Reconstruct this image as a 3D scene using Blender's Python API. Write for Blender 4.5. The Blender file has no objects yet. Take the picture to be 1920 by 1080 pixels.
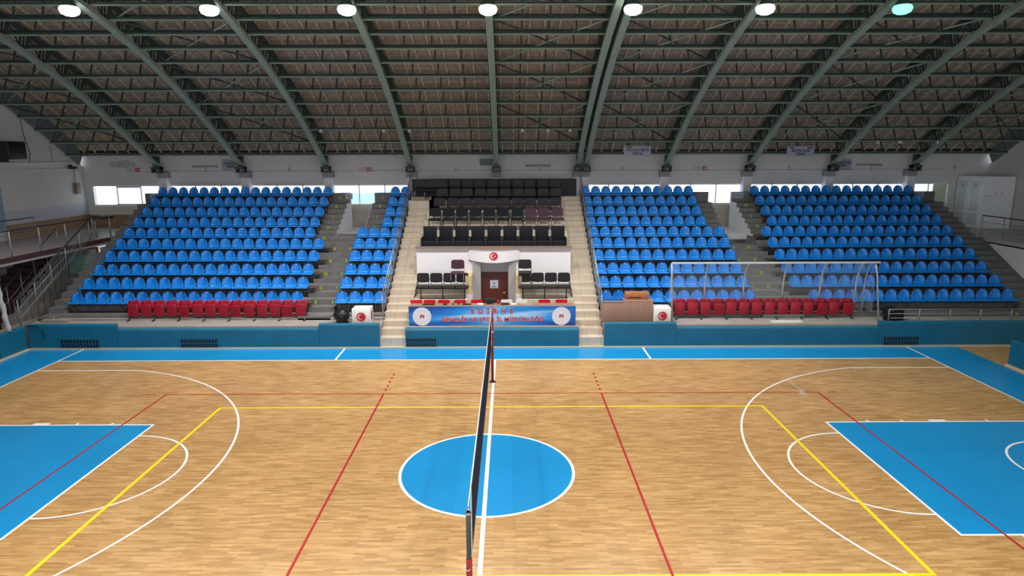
import bpy, bmesh, math, random
from mathutils import Vector, Matrix
random.seed(7)
SC = bpy.context.scene
COL = SC.collection
# ---------------------------------------------------------------- camera
PITCH, YAW, ROLL = 0.1990247, -0.0037649, -0.0026607
cy_, sy_ = math.cos(YAW), math.sin(YAW); cp_, sp_ = math.cos(PITCH), math.sin(PITCH)
fw = Vector((-sy_*cp_, cy_*cp_, -sp_)); rt = Vector((cy_, sy_, 0)); up = rt.cross(fw)
cr_, sr_ = math.cos(ROLL), math.sin(ROLL)
r2 = rt*cr_ + up*sr_; u2 = -rt*sr_ + up*cr_
cd = bpy.data.cameras.new('camera'); cam = bpy.data.objects.new('camera', cd); COL.objects.link(cam)
m = Matrix((r2, u2, -fw)).transposed().to_4x4(); m.translation = Vector((0.4813, -12.4724, 6.3835))
cam.matrix_world = m
cd.sensor_width = 36; cd.lens = 1215.95/1920*36; cd.clip_end = 400
SC.camera = cam
# ---------------------------------------------------------------- colour management, world
SC.view_settings.view_transform = 'Standard'; SC.view_settings.look = 'None'
SC.view_settings.gamma = 1; SC.view_settings.exposure = 0.0
SC.view_settings.use_curve_mapping = False
w = bpy.data.worlds.new('daylight'); SC.world = w; w.use_nodes = True
bg = w.node_tree.nodes['Background']; bg.inputs[0].default_value = (0.80, 0.91, 1.0, 1); bg.inputs[1].default_value = 2.2
# ---------------------------------------------------------------- lamp positions (under the main trusses)
ARCH = lambda y: 11.75 - .0185*(y-1)**2
SLOPE = lambda y: -.037*(y-1)
LAMPX = [-12.25, -8.2, -4.22, -.12, 4.1, 7.95, 11.95]
def area(x, y, z, power, col=(1, .97, .92)):
    l = bpy.data.lights.new('floodlight_beam', 'AREA'); l.shape = 'DISK'; l.size = .55
    l.energy = power; l.color = col; l.spread = math.radians(140)
    o = bpy.data.objects.new('floodlight_beam', l); COL.objects.link(o)
    o.location = (x, y, z); return o
LP = 305
for i, x in enumerate(LAMPX):
    area(x, 7.55, 10.30, LP*[.7, .9, 1.05, 1.15, 1.1, .8, .3][i], (.75, 1, .85) if i == 6 else (1, .97, .92))
    area(x, -5.55, 9.95, LP*[.7, .9, 1.05, 1.15, 1.05, .75, .5][i])

# ================================================================ materials
MATS = {}
def mat(name, col, rough=.6, metal=0, spec=.4, noise=0, nscale=6, emit=0, trans=0, alpha=1, coat=0, bump=0, stretch=(1, 1, 1)):
    if name in MATS: return MATS[name]
    M = bpy.data.materials.new(name); M.use_nodes = True; nt = M.node_tree; b = nt.nodes['Principled BSDF']
    b.inputs['Base Color'].default_value = (*col, 1); b.inputs['Roughness'].default_value = rough
    b.inputs['Metallic'].default_value = metal; b.inputs['Specular IOR Level'].default_value = spec
    b.inputs['Coat Weight'].default_value = coat; b.inputs['Transmission Weight'].default_value = trans
    b.inputs['Alpha'].default_value = alpha
    if emit: b.inputs['Emission Color'].default_value = (*col, 1); b.inputs['Emission Strength'].default_value = emit
    if noise or bump:
        tc = nt.nodes.new('ShaderNodeTexCoord'); mp = nt.nodes.new('ShaderNodeMapping'); mp.inputs['Scale'].default_value = stretch
        nz = nt.nodes.new('ShaderNodeTexNoise'); nz.inputs['Scale'].default_value = nscale; nz.inputs['Detail'].default_value = 5
        nt.links.new(tc.outputs['Object'], mp.inputs[0]); nt.links.new(mp.outputs[0], nz.inputs['Vector'])
    if noise:
        rp = nt.nodes.new('ShaderNodeValToRGB'); rp.color_ramp.elements[0].position = .3; rp.color_ramp.elements[1].position = .7
        rp.color_ramp.elements[0].color = (*[c*(1-noise) for c in col], 1); rp.color_ramp.elements[1].color = (*[min(1, c*(1+noise)) for c in col], 1)
        nt.links.new(nz.outputs['Fac'], rp.inputs[0]); nt.links.new(rp.outputs[0], b.inputs['Base Color'])
    if bump:
        bp = nt.nodes.new('ShaderNodeBump'); bp.inputs['Strength'].default_value = bump; bp.inputs['Distance'].default_value = .02
        nt.links.new(nz.outputs['Fac'], bp.inputs['Height']); nt.links.new(bp.outputs[0], b.inputs['Normal'])
    MATS[name] = M; return M
def brickmat(name, c1, c2, mortar, bw, bh, msize, rough=.5, axes='XY', spec=.4, offset=.5, bump=0, noise=0, noisecol=(0, 0, 0)):
    M = mat(name, c1, rough, spec=spec); nt = M.node_tree; b = nt.nodes['Principled BSDF']
    tc = nt.nodes.new('ShaderNodeTexCoord'); sx = nt.nodes.new('ShaderNodeSeparateXYZ'); cx = nt.nodes.new('ShaderNodeCombineXYZ')
    nt.links.new(tc.outputs['Object'], sx.inputs[0])
    nt.links.new(sx.outputs[axes[0]], cx.inputs[0])
    if axes[1] == 'S':                       # sum of Y and Z so both treads and risers get joints
        ad = nt.nodes.new('ShaderNodeMath'); nt.links.new(sx.outputs['Y'], ad.inputs[0]); nt.links.new(sx.outputs['Z'], ad.inputs[1]); nt.links.new(ad.outputs[0], cx.inputs[1])
    else: nt.links.new(sx.outputs[axes[1]], cx.inputs[1])
    br = nt.nodes.new('ShaderNodeTexBrick'); br.offset = offset
    br.inputs['Scale'].default_value = 1; br.inputs['Brick Width'].default_value = bw; br.inputs['Row Height'].default_value = bh
    br.inputs['Mortar Size'].default_value = msize; br.inputs['Mortar Smooth'].default_value = .1; br.inputs['Bias'].default_value = 0
    for k, c in (('Color1', c1), ('Color2', c2), ('Mortar', mortar)): br.inputs[k].default_value = (*c, 1)
    nt.links.new(cx.outputs[0], br.inputs['Vector']); out = br.outputs['Color']
    if noise:
        nz = nt.nodes.new('ShaderNodeTexNoise'); nz.inputs['Scale'].default_value = .5; nz.inputs['Detail'].default_value = 6
        nt.links.new(tc.outputs['Object'], nz.inputs['Vector'])
        mx = nt.nodes.new('ShaderNodeMixRGB'); mx.blend_type = 'MULTIPLY'; mx.inputs[0].default_value = noise
        rp = nt.nodes.new('ShaderNodeValToRGB'); rp.color_ramp.elements[0].position = .35; rp.color_ramp.elements[1].position = .65
        rp.color_ramp.elements[0].color = (.72, .70, .68, 1); nt.links.new(nz.outputs['Fac'], rp.inputs[0])
        nt.links.new(out, mx.inputs[1]); nt.links.new(rp.outputs[0], mx.inputs[2]); out = mx.outputs[0]
    nt.links.new(out, b.inputs['Base Color'])
    return M
M_FLOOR = brickmat('parquet', (.60, .38, .158), (.43, .242, .088), (.37, .215, .08), .38, .052, .001, rough=.3, spec=.35, noise=.5)
def add_grain():
    nt = M_FLOOR.node_tree; b = nt.nodes['Principled BSDF']; src = b.inputs['Base Color'].links[0].from_socket
    tc = nt.nodes.new('ShaderNodeTexCoord'); mp = nt.nodes.new('ShaderNodeMapping'); mp.inputs['Scale'].default_value = (1.6, 14, 1)
    nz = nt.nodes.new('ShaderNodeTexNoise'); nz.inputs['Scale'].default_value = 1.3; nz.inputs['Detail'].default_value = 8
    rp = nt.nodes.new('ShaderNodeValToRGB'); rp.color_ramp.elements[0].position = .34; rp.color_ramp.elements[1].position = .66
    rp.color_ramp.elements[0].color = (.66, .60, .54, 1); rp.color_ramp.elements[1].color = (1, 1, 1, 1)
    mx = nt.nodes.new('ShaderNodeMixRGB'); mx.blend_type = 'MULTIPLY'; mx.inputs[0].default_value = .75
    nt.links.new(tc.outputs['Object'], mp.inputs[0]); nt.links.new(mp.outputs[0], nz.inputs['Vector']); nt.links.new(nz.outputs['Fac'], rp.inputs[0])
    nt.links.new(src, mx.inputs[1]); nt.links.new(rp.outputs[0], mx.inputs[2]); nt.links.new(mx.outputs[0], b.inputs['Base Color'])
add_grain()
M_BLUEP = mat('court_blue', (.008, .228, .52), .26, spec=.28, noise=.06, nscale=.8)
M_WHITEP = mat('line_white', (.80, .78, .76), .35)
M_REDP = mat('line_red', (.36, .012, .016), .4, spec=.25)
M_YELP = mat('line_yellow', (.80, .60, .012), .35)
M_SEAT = mat('seat_blue', (.003, .20, .66), .28, spec=.5)
M_STICK = mat('seat_sticker', (.62, .72, .85), .5)
M_RED = mat('red_plastic', (.33, .006, .025), .4)
M_REDCH = mat('red_chair_plastic', (.62, .015, .025), .35)
M_WHCH = mat('white_plastic', (.78, .77, .74), .35)
M_CONC = mat('stand_concrete', (.155, .15, .152), .8, noise=.14, nscale=3, bump=.2)
M_LEDGE = mat('ledge_concrete', (.30, .27, .255), .8, noise=.12, nscale=2)
M_TILE = brickmat('cream_tile', (.60, .51, .41), (.55, .465, .37), (.30, .25, .20), .45, .33, .006, rough=.35, axes='XS', offset=0)
M_TILEG = brickmat('grey_tile', (.22, .205, .19), (.19, .18, .17), (.12, .115, .11), .33, .33, .006, rough=.5, axes='YZ', offset=0)
M_WALL = mat('wall_paint', (.70, .67, .66), .85, noise=.04, nscale=1.2)
M_WHITEW = mat('white_paint', (.78, .76, .80), .6)
M_DECK = None
def deckmat():
    M = mat('roof_boards', (.26, .19, .15), .85); nt = M.node_tree; b = nt.nodes['Principled BSDF']
    tc = nt.nodes.new('ShaderNodeTexCoord'); sx = nt.nodes.new('ShaderNodeSeparateXYZ'); cx = nt.nodes.new('ShaderNodeCombineXYZ')
    nt.links.new(tc.outputs['Object'], sx.inputs[0]); nt.links.new(sx.outputs['X'], cx.inputs[0]); nt.links.new(sx.outputs['Y'], cx.inputs[1])
    br = nt.nodes.new('ShaderNodeTexBrick'); br.inputs['Scale'].default_value = 1; br.inputs['Brick Width'].default_value = 2.2
    br.inputs['Row Height'].default_value = .11; br.inputs['Mortar Size'].default_value = .012; br.inputs['Bias'].default_value = 0
    br.inputs['Color1'].default_value = (.50, .42, .33, 1); br.inputs['Color2'].default_value = (.38, .315, .25, 1); br.inputs['Mortar'].default_value = (.12, .10, .08, 1)
    nt.links.new(cx.outputs[0], br.inputs['Vector']); nt.links.new(br.outputs[0], b.inputs['Base Color']); return M
M_DECK = deckmat()
M_BATTEN = mat('pale_timber', (.62, .52, .38), .8)
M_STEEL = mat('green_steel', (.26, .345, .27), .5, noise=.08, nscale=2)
M_STEELSH = mat('shaded_green_steel', (.045, .07, .055), .6)  # the green steel with its unlit shade put into the colour; fittings share it
M_ENDB = mat('end_beam_paint', (.20, .235, .25), .7)
M_PAD = mat('teal_padding', (.005, .125, .215), .45, noise=.10, nscale=1.5, bump=.15)
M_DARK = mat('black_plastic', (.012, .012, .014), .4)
M_BOARD = mat('dark_board', (.012, .014, .022), .6)
M_PADBLK = mat('black_vinyl', (.015, .012, .017), .45, spec=.3)
M_NAVY = mat('navy_vinyl', (.007, .009, .013), .6, spec=.2)
M_MAROON = mat('maroon_vinyl', (.045, .012, .025), .4)
M_CHROME = mat('chrome', (.62, .62, .64), .2, metal=1)
M_RAIL = mat('rail_steel', (.33, .34, .36), .42, metal=.6)
M_BROWN = mat('brown_board', (.115, .058, .035), .6, noise=.15, nscale=5)
M_LEG = mat('dull_steel_leg', (.26, .21, .16), .5)
M_DOOR = mat('dark_red_wood', (.085, .014, .010), .4, noise=.15, nscale=4, stretch=(6, 6, .6))
M_DESK = brickmat('desk_laminate', (.34, .20, .15), (.29, .17, .125), (.26, .15, .11), .06, 5, .002, axes='XZ')
M_ORANGEW = mat('orange_wood', (.42, .155, .05), .45, noise=.12, nscale=6)
M_TAN = mat('tan_wainscot', (.33, .20, .11), .5, noise=.06)
M_CREAM = mat('cream_paint', (.74, .67, .55), .6)
M_MARBLE = mat('yellow_marble', (.60, .46, .27), .35, noise=.1, nscale=3)
M_COPING = mat('brown_coping', (.26, .17, .125), .5)
M_FRAME = mat('window_frame', (.85, .87, .9), .5)
M_GLASS = mat('window_glass', (.75, .9, .95), .05, alpha=.10, spec=.4)
M_PVC = mat('white_pvc', (.88, .89, .90), .35)
M_FROST = mat('frosted_glass', (.62, .66, .66), .3)
M_GLASSG = mat('greenish_glass', (.16, .27, .25), .2)
M_LENS = mat('lamp_lens', (1, .98, .97), .5, emit=10)
M_LENSG = mat('lamp_lens_green', (.25, 1, .55), .5, emit=1.6)
M_SPOTL = mat('small_lens', (.75, .76, .78), .4)
M_TUBE = mat('tube_cover', (.62, .60, .56), .4)
M_NET = mat('net_cord', (.010, .012, .030), .8)
M_TAPE = mat('net_tape', (.62, .64, .68), .7)
M_REDPAD = mat('dark_red_pad', (.20, .012, .012), .45)
M_POSTG = mat('grey_post', (.028, .034, .03), .5)
M_YELTAG = mat('yellow_marker', (.42, .52, .04), .6)
M_TXT = mat('sign_text', (.02, .025, .06), .6)
M_SIGN = mat('sign_cloth', (.40, .41, .50), .7)
M_TXTR = mat('banner_red', (.55, .02, .03), .5)
M_TXTW = mat('banner_outline', (.70, .70, .80), .5)
M_DARKR = mat('dark_plank_wall', (.055, .022, .018), .7, noise=.25, nscale=8, stretch=(1, .3, 8))
M_PALEB = mat('pale_blue_panel', (.25, .34, .46), .5)
M_TRIM = mat('cream_trim', (.55, .47, .33), .5)
M_PC = mat('clear_polycarbonate', (.85, .9, .95), .15, alpha=.10, spec=.5)
M_BAG = mat('bin_bag', (.008, .011, .012), .22, bump=.8, nscale=14)
M_FLAGR = mat('emblem_red', (.50, .008, .02), .45)
M_EMW = mat('emblem_white', (.80, .78, .80), .5)
M_HRAIL = mat('dark_handrail', (.06, .066, .08), .5, metal=.3)
M_GREY = mat('grey_render', (.33, .33, .35), .7)
M_STAIN = mat('damp_stain', (.50, .48, .47), .9, noise=.3, nscale=6)
def bannermat():
    M = mat('banner_print', (.01, .15, .6), .4); nt = M.node_tree; b = nt.nodes['Principled BSDF']
    tc = nt.nodes.new('ShaderNodeTexCoord'); sx = nt.nodes.new('ShaderNodeSeparateXYZ'); nt.links.new(tc.outputs['Object'], sx.inputs[0])
    mp = nt.nodes.new('ShaderNodeMapping'); mp.inputs['Scale'].default_value = (.28, 1, 2.0); mp.inputs['Rotation'].default_value = (0, .12, 0); mp.inputs['Location'].default_value = (2.3, 0, .2)
    nz = nt.nodes.new('ShaderNodeTexNoise'); nz.inputs['Scale'].default_value = 1.1; nz.inputs['Detail'].default_value = 1.2; nz.inputs['Distortion'].default_value = .8
    nt.links.new(tc.outputs['Object'], mp.inputs[0]); nt.links.new(mp.outputs[0], nz.inputs['Vector'])
    # distance from the centre makes the ends navy
    ab = nt.nodes.new('ShaderNodeMath'); ab.operation = 'ABSOLUTE'; nt.links.new(sx.outputs['X'], ab.inputs[0])
    mr = nt.nodes.new('ShaderNodeMapRange'); mr.inputs['From Min'].default_value = .2; mr.inputs['From Max'].default_value = 2.9; mr.inputs['To Min'].default_value = .22; mr.inputs['To Max'].default_value = -.25
    nt.links.new(ab.outputs[0], mr.inputs['Value'])
    ad = nt.nodes.new('ShaderNodeMath'); nt.links.new(nz.outputs['Fac'], ad.inputs[0]); nt.links.new(mr.outputs[0], ad.inputs[1])
    rp = nt.nodes.new('ShaderNodeValToRGB'); e = rp.color_ramp.elements
    e[0].position = .28; e[0].color = (.004, .035, .16, 1); e[1].position = .78; e[1].color = (.42, .68, .88, 1)
    a = e.new(.44); a.color = (.004, .12, .50, 1); a = e.new(.60); a.color = (.012, .30, .75, 1)
    nt.links.new(ad.outputs[0], rp.inputs[0]); nt.links.new(rp.outputs[0], b.inputs['Base Color']); return M
M_BANNER = bannermat()

# ================================================================ mesh helpers
class MB:
    def __init__(s): s.v = []; s.f = []; s.mi = []; s.sm = []; s.m = 0
    def add(s, vs, fs, smooth=False):
        n = len(s.v); s.v += [tuple(v) for v in vs]
        for f in fs: s.f.append([i+n for i in f]); s.mi.append(s.m); s.sm.append(smooth)
        return s
    def box(s, x0, x1, y0, y1, z0, z1):
        return s.add([(x0, y0, z0), (x1, y0, z0), (x1, y1, z0), (x0, y1, z0), (x0, y0, z1), (x1, y0, z1), (x1, y1, z1), (x0, y1, z1)],
                     [(0, 3, 2, 1), (4, 5, 6, 7), (0, 1, 5, 4), (1, 2, 6, 5), (2, 3, 7, 6), (3, 0, 4, 7)])
    def bevbox(s, x0, x1, y0, y1, z0, z1, r=.02, seg=2):
        bm = bmesh.new(); bmesh.ops.create_cube(bm, size=1)
        for v in bm.verts: v.co = Vector(((x0+x1)/2+v.co.x*(x1-x0), (y0+y1)/2+v.co.y*(y1-y0), (z0+z1)/2+v.co.z*(z1-z0)))
        bmesh.ops.bevel(bm, geom=bm.edges[:], offset=r, segments=seg, affect='EDGES', profile=.5)
        bm.verts.index_update(); s.add([v.co[:] for v in bm.verts], [[v.index for v in f.verts] for f in bm.faces], True); bm.free(); return s
    def beam(s, a, b, w, h, upv=(0, 0, 1)):
        a = Vector(a); b = Vector(b); d = (b-a).normalized(); u = Vector(upv); x = d.cross(u)
        if x.length < 1e-4: x = d.cross(Vector((1, 0, 0)))
        x.normalize(); u = x.cross(d).normalized(); x = x*w/2; u = u*h/2
        return s.add([a-x-u, a+x-u, a+x+u, a-x+u, b-x-u, b+x-u, b+x+u, b-x+u], [(0, 3, 2, 1), (4, 5, 6, 7), (0, 1, 5, 4), (1, 2, 6, 5), (2, 3, 7, 6), (3, 0, 4, 7)])
    def sweep(s, pts, w, h, side=(1, 0, 0)):        # rectangular bar along a polyline, no gaps
        sd = Vector(side); n = len(pts); pts = [Vector(p) for p in pts]; vs = []
        for i, p in enumerate(pts):
            d = (pts[min(i+1, n-1)]-pts[max(i-1, 0)]).normalized(); u = sd.cross(d).normalized()
            for sx, su in ((-1, -1), (1, -1), (1, 1), (-1, 1)): vs.append(p+sd*sx*w/2+u*su*h/2)
        fs = [(0, 1, 2, 3), (4*n-1, 4*n-2, 4*n-3, 4*n-4)]
        for i in range(n-1):
            for k in range(4): a = 4*i+k; b = 4*i+(k+1) % 4; fs.append((a, a+4, b+4, b))
        return s.add(vs, fs)
    def tube(s, pts, r, n=8, rs=None, cap=True):
        pts = [Vector(p) for p in pts]; k = len(pts); vs = []; prev = None
        for i, p in enumerate(pts):
            d = (pts[min(i+1, k-1)]-pts[max(i-1, 0)]).normalized()
            if prev is None: u = d.orthogonal().normalized()
            else: u = (prev-d*prev.dot(d)).normalized()
            prev = u; v = d.cross(u); rr = rs[i] if rs else r
            for j in range(n): a = 2*math.pi*j/n; vs.append(p+(u*math.cos(a)+v*math.sin(a))*rr)
        fs = []
        for i in range(k-1):
            for j in range(n): fs.append((i*n+j, i*n+(j+1) % n, (i+1)*n+(j+1) % n, (i+1)*n+j))
        if cap: fs += [list(range(n))[::-1], list(range((k-1)*n, k*n))]
        return s.add(vs, fs, True)
    def lathe(s, prof, c=(0, 0, 0), n=24, sx=1, sy=1):
        vs = []; k = len(prof)
        for r, z in prof:
            for j in range(n): a = 2*math.pi*j/n; vs.append((c[0]+r*math.cos(a)*sx, c[1]+r*math.sin(a)*sy, c[2]+z))
        fs = [(i*n+j, i*n+(j+1) % n, (i+1)*n+(j+1) % n, (i+1)*n+j) for i in range(k-1) for j in range(n)]
        fs += [list(range(n))[::-1], list(range((k-1)*n, k*n))]
        return s.add(vs, fs, True)
    def prism(s, poly, y0, y1):                       # poly in XZ, extruded along Y
        n = len(poly); vs = [(x, y0, z) for x, z in poly]+[(x, y1, z) for x, z in poly]
        return s.add(vs, [list(range(n)), list(range(n, 2*n))[::-1]]+[(i, i+n, (i+1) % n+n, (i+1) % n) for i in range(n)])
    def prismX(s, poly, x0, x1):                      # poly in YZ, extruded along X
        n = len(poly); vs = [(x0, y, z) for y, z in poly]+[(x1, y, z) for y, z in poly]
        return s.add(vs, [list(range(n))[::-1], list(range(n, 2*n))]+[(i, (i+1) % n, (i+1) % n+n, i+n) for i in range(n)])
    def disc(s, c, r, n=32, y=True, r0=0):            # facing -Y
        vs = []
        for rr in ((r,) if not r0 else (r, r0)):
            for j in range(n): a = 2*math.pi*j/n; vs.append((c[0]+rr*math.cos(a), c[1], c[2]+rr*math.sin(a)))
        if not r0: return s.add(vs, [list(range(n))])
        return s.add(vs, [(j, (j+1) % n, (j+1) % n+n, j+n) for j in range(n)])
    def mesh(s, name, mats):
        me = bpy.data.meshes.new(name); me.from_pydata(s.v, [], s.f)
        for mm in (mats if isinstance(mats, (list, tuple)) else [mats]): me.materials.append(mm)
        for p, i, q in zip(me.polygons, s.mi, s.sm): p.material_index = i; p.use_smooth = q
        me.update(); return me
    def build(s, name, mats, parent=None):
        o = bpy.data.objects.new(name, s.mesh(name, mats)); COL.objects.link(o)
        if parent: o.parent = parent
        return o
def tag(o, label, cat, group=None):
    o['label'] = label; o['category'] = cat
    if group: o['group'] = group
    return o
def empty(name, loc=(0, 0, 0), rz=0, label=None, cat=None, group=None):
    o = bpy.data.objects.new(name, None); COL.objects.link(o); o.location = loc; o.rotation_euler.z = rz; o.empty_display_size = .1
    if label: tag(o, label, cat, group)
    return o
def struct(o): o['kind'] = 'structure'; return o
def copy_tree(o, parent=None, name=None):
    c = o.copy(); COL.objects.link(c)
    if parent: c.parent = parent; c.matrix_parent_inverse = Matrix()
    for ch in list(o.children): copy_tree(ch, c)
    return c
ORD = ['zeroth', 'first', 'second', 'third', 'fourth', 'fifth', 'sixth', 'seventh', 'eighth', 'ninth', 'tenth', 'eleventh', 'twelfth', 'thirteenth',
       'fourteenth', 'fifteenth', 'sixteenth', 'seventeenth', 'eighteenth', 'nineteenth', 'twentieth']
def text(s, size, mt, loc, parent=None, name='lettering', spacing=1.0, width=None, depth=.004, rx=math.pi/2, rz=0, bold=.0):
    c = bpy.data.curves.new(name, 'FONT'); c.body = s; c.size = size; c.align_x = 'CENTER'; c.align_y = 'CENTER'
    c.extrude = depth; c.offset = bold; c.space_character = spacing; c.resolution_u = 3
    t = bpy.data.objects.new(name+'_curve', c); COL.objects.link(t)
    bpy.context.view_layer.update(); dg = bpy.context.evaluated_depsgraph_get()
    me = bpy.data.meshes.new_from_object(t.evaluated_get(dg)); bpy.data.objects.remove(t); me.materials.clear(); me.materials.append(mt)
    if width:
        xs = [v.co.x for v in me.vertices]; k = width/(max(xs)-min(xs)); mid = (max(xs)+min(xs))/2
        for v in me.vertices: v.co.x = (v.co.x-mid)*k
    R = Matrix.Rotation(rz, 4, 'Z') @ Matrix.Rotation(rx, 4, 'X'); me.transform(R)
    o = bpy.data.objects.new(name, me); COL.objects.link(o); o.location = loc
    if parent: o.parent = parent
    return o

# ================================================================ setting: floor and court paint
XL, XR, YW, YN = -19.95, 25.0, 19.2, -17.0
b = MB(); b.box(XL, XR, YN, 9.0, -.2, 0); floor = struct(b.build('floor', M_FLOOR))
def flat(mb, x0, x1, y0, y1, z): mb.box(x0, x1, y0, y1, .0002, z)
def arc_band(mb, cx, cy, r0, r1, a0, a1, z, n=64):
    vs = []
    for i in range(n+1):
        a = a0+(a1-a0)*i/n
        vs += [(cx+r0*math.cos(a), cy+r0*math.sin(a), z+.0006), (cx+r1*math.cos(a), cy+r1*math.sin(a), z+.0006)]
    mb.add(vs, [(2*i, 2*i+1, 2*i+3, 2*i+2) for i in range(n)])
# blue areas
b = MB(); flat(b, -15.9, 15.76, 7.5, 8.86, .002); flat(b, -15.9, -14, YN+1, 7.5, .002); flat(b, 14, 15.76, YN+1, 7.5, .002); flat(b, -14, 14, -8.9, -7.5, .002)
for s in (-1, 1): flat(b, min(s*14, s*8.2), max(s*14, s*8.2), -2.45, 2.45, .002)
b.add([(1.78*math.cos(2*math.pi*i/96), 1.78*math.sin(2*math.pi*i/96), .002) for i in range(96)], [list(range(96))])
b.build('blue_court_paint', M_BLUEP, floor)
# white basketball lines
b = MB(); L = .05; z = .004
flat(b, -14.05, 14.05, 7.5, 7.55, z); flat(b, -14.05, 14.05, -7.55, -7.5, z)
flat(b, -14.05, -14, -7.5, 8.8, z+.0003); flat(b, 14, 14.05, -7.5, 8.8, z+.0003)
flat(b, -.04, .04, -7.5, 7.5, z)
arc_band(b, 0, 0, 1.76, 1.82, 0, 2*math.pi, z, 128)
for s in (-1, 1):
    bx = s*12.425
    fl = lambda a, c: (min(s*a, s*c), max(s*a, s*c))
    x0, x1 = fl(14, 8.2); flat(b, x0, x1, 2.4, 2.45, z); flat(b, x0, x1, -2.45, -2.4, z)
    x0, x1 = fl(8.2, 8.25); flat(b, x0, x1, -2.45, 2.45, z+.0003)
    a0 = math.pi/2 if s > 0 else -math.pi/2
    arc_band(b, s*8.2, 0, 1.75, 1.8, a0, a0+math.pi, z, 64)
    th = math.asin(6.6/6.75); xa = 6.75*math.cos(th)
    x0, x1 = fl(14, 12.425-xa); flat(b, x0, x1, 6.55, 6.6, z); flat(b, x0, x1, -6.6, -6.55, z)
    c = math.pi if s > 0 else 0
    arc_band(b, bx, 0, 6.7, 6.75, c-th, c+th, z, 128)
    arc_band(b, bx, 0, 1.25, 1.3, c-math.pi/2, c+math.pi/2, z, 48)
    for e in (1, -1):
        for xx, wd in ((14-1.75, .05), (14-2.6-.2, .4), (14-3.85, .05), (14-4.7, .05)):
            x0, x1 = fl(xx, xx-wd); flat(b, x0, x1, 2.45 if e > 0 else -2.55, 2.55 if e > 0 else -2.45, z)
for x in (-5.14, 5.02): flat(b, x-.03, x+.03, 7.55, 8.8, z)
b.build('white_court_lines', M_WHITEP, floor)
b = MB(); z = .006
flat(b, -9, 9, 4.47, 4.5, z); flat(b, -9, 9, -4.5, -4.47, z); flat(b, -9, -8.96, -4.5, 4.5, z+.0003); flat(b, 8.96, 9, -4.5, 4.5, z+.0003)
for s in (-3, 3):
    flat(b, s-.022, s+.022, -4.47, 4.47, z)
    for k in range(5): flat(b, s-.024, s+.024, 4.72+.33*k, 4.85+.33*k, z)
flat(b, -9.55, -9.25, 4.47, 4.5, z); flat(b, 9.25, 9.5, 4.47, 4.5, z)
b.build('red_court_lines', M_REDP, floor)
b = MB(); z = .005
flat(b, -7.1, 7.1, 3.46, 3.52, z); flat(b, -7.1, 7.1, -3.52, -3.46, z); flat(b, -7.1, -7.03, -3.5, 3.5, z+.0003); flat(b, 7.03, 7.1, -3.5, 3.5, z+.0003)
b.build('yellow_court_lines', M_YELP, floor)
b = MB()   # scuff on the parquet
for pts in (((8.3, 4.62), (8.5, 4.42), (8.62, 4.38), (8.45, 4.55)), ((8.55, 4.38), (8.6, 5.2), (8.52, 5.7), (8.54, 5.0)), ((8.4, 4.3), (8.62, 4.25), (8.6, 4.75), (8.5, 4.5))):
    b.add([(x, y, .0075) for x, y in pts], [(0, 1, 2, 3)])
b.build('chalk_scuff', mat('chalk', (.62, .52, .42), .9, alpha=.55), floor)
b = MB(); b.box(-15.9, 17.85, 8.80, 8.9, 0, .05); b.box(-15.92, -15.82, -16, 8.85, 0, .05); b.box(15.86, 15.95, -16, 6.75, 0, .05)
struct(b.build('baseboard_far', M_TRIM))

# ================================================================ setting: walls
b = MB()
ZS = 4.13
b.box(XL-.2, XR, YW, YW+.25, -.2, ZS); b.box(XL-.2, XR, YW, YW+.25, 5.12, 6.75)
pil = [-16.0, -12.08, -8.13, -4.18, -.13, 3.92, 7.9, 11.85, 15.78, 19.68, 23.6]
WB = [(-19.6, -16.15)]+[(pil[i]+.12, pil[i+1]-.12) for i in range(9)]+[(19.8, 21.8)]
# piers between window bands
edges = [XL-.2]+[e for wb in WB for e in wb]+[XR]
for i in range(0, len(edges), 2): b.box(edges[i], edges[i+1], YW, YW+.25, ZS, 5.12)
struct(b.build('wall_far', M_WALL))
b = MB(); b.box(-19.9, -16.1, YW-.02, YW, 3.1, 3.72); b.m = 1; b.box(-19.9, 23.4, YW-.025, YW-.005, 3.70, 4.05)
b.box(-7.9, -4.0, YW-.03, YW-.01, 3.1, 3.75); b.box(8, 12, YW-.03, YW-.01, 3.1, 3.75)
struct(b.build('wall_wainscot_far', [M_TAN, M_CREAM]))
for i, (a, c) in enumerate(WB):
    fr = MB(); n = 3 if c-a > 3 else (1 if c-a < 1.5 else 2); wd = (c-a)/n
    fr.box(a-.03, c+.03, YW-.03, YW+.1, ZS-.05, ZS+.05); fr.box(a, c, YW+.02, YW+.1, 5.06, 5.12)
    for k in range(n+1): fr.box(a+wd*k-.022, a+wd*k+.022, YW+.02, YW+.1, ZS, 5.12)
    if i == 0: fr.box(a+wd*1-.06, a+wd*2+.06, YW-.0, YW+.08, ZS, ZS+.09); fr.box(a+wd*1, a+wd*2, YW, YW+.08, 4.98, 5.06)
    f = struct(fr.build('window_%d' % (i+1), M_FRAME))
    g = MB(); g.box(a+.02, c-.02, YW+.05, YW+.056, ZS+.03, 5.1); g.build('window_pane', M_GLASS, f)
g = MB(); g.box(21.08, 21.78, YW+.12, YW+.14, ZS, 5.1); g.build('window_curtain', mat('cream_curtain', (.70, .70, .50), .9), f)
ob = MB(); ob.box(-11.6, -9.2, 35, 41, -3, 3.85); ob.m = 1; ob.box(-11.7, -9.1, 34.9, 41, 3.85, 4.0)
tag(ob.build('outside_building', [mat('pale_teal_wall', (.48, .70, .73), .8), M_WHITEW]), 'pale teal building seen through the window of the left stair opening', 'building')
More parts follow.
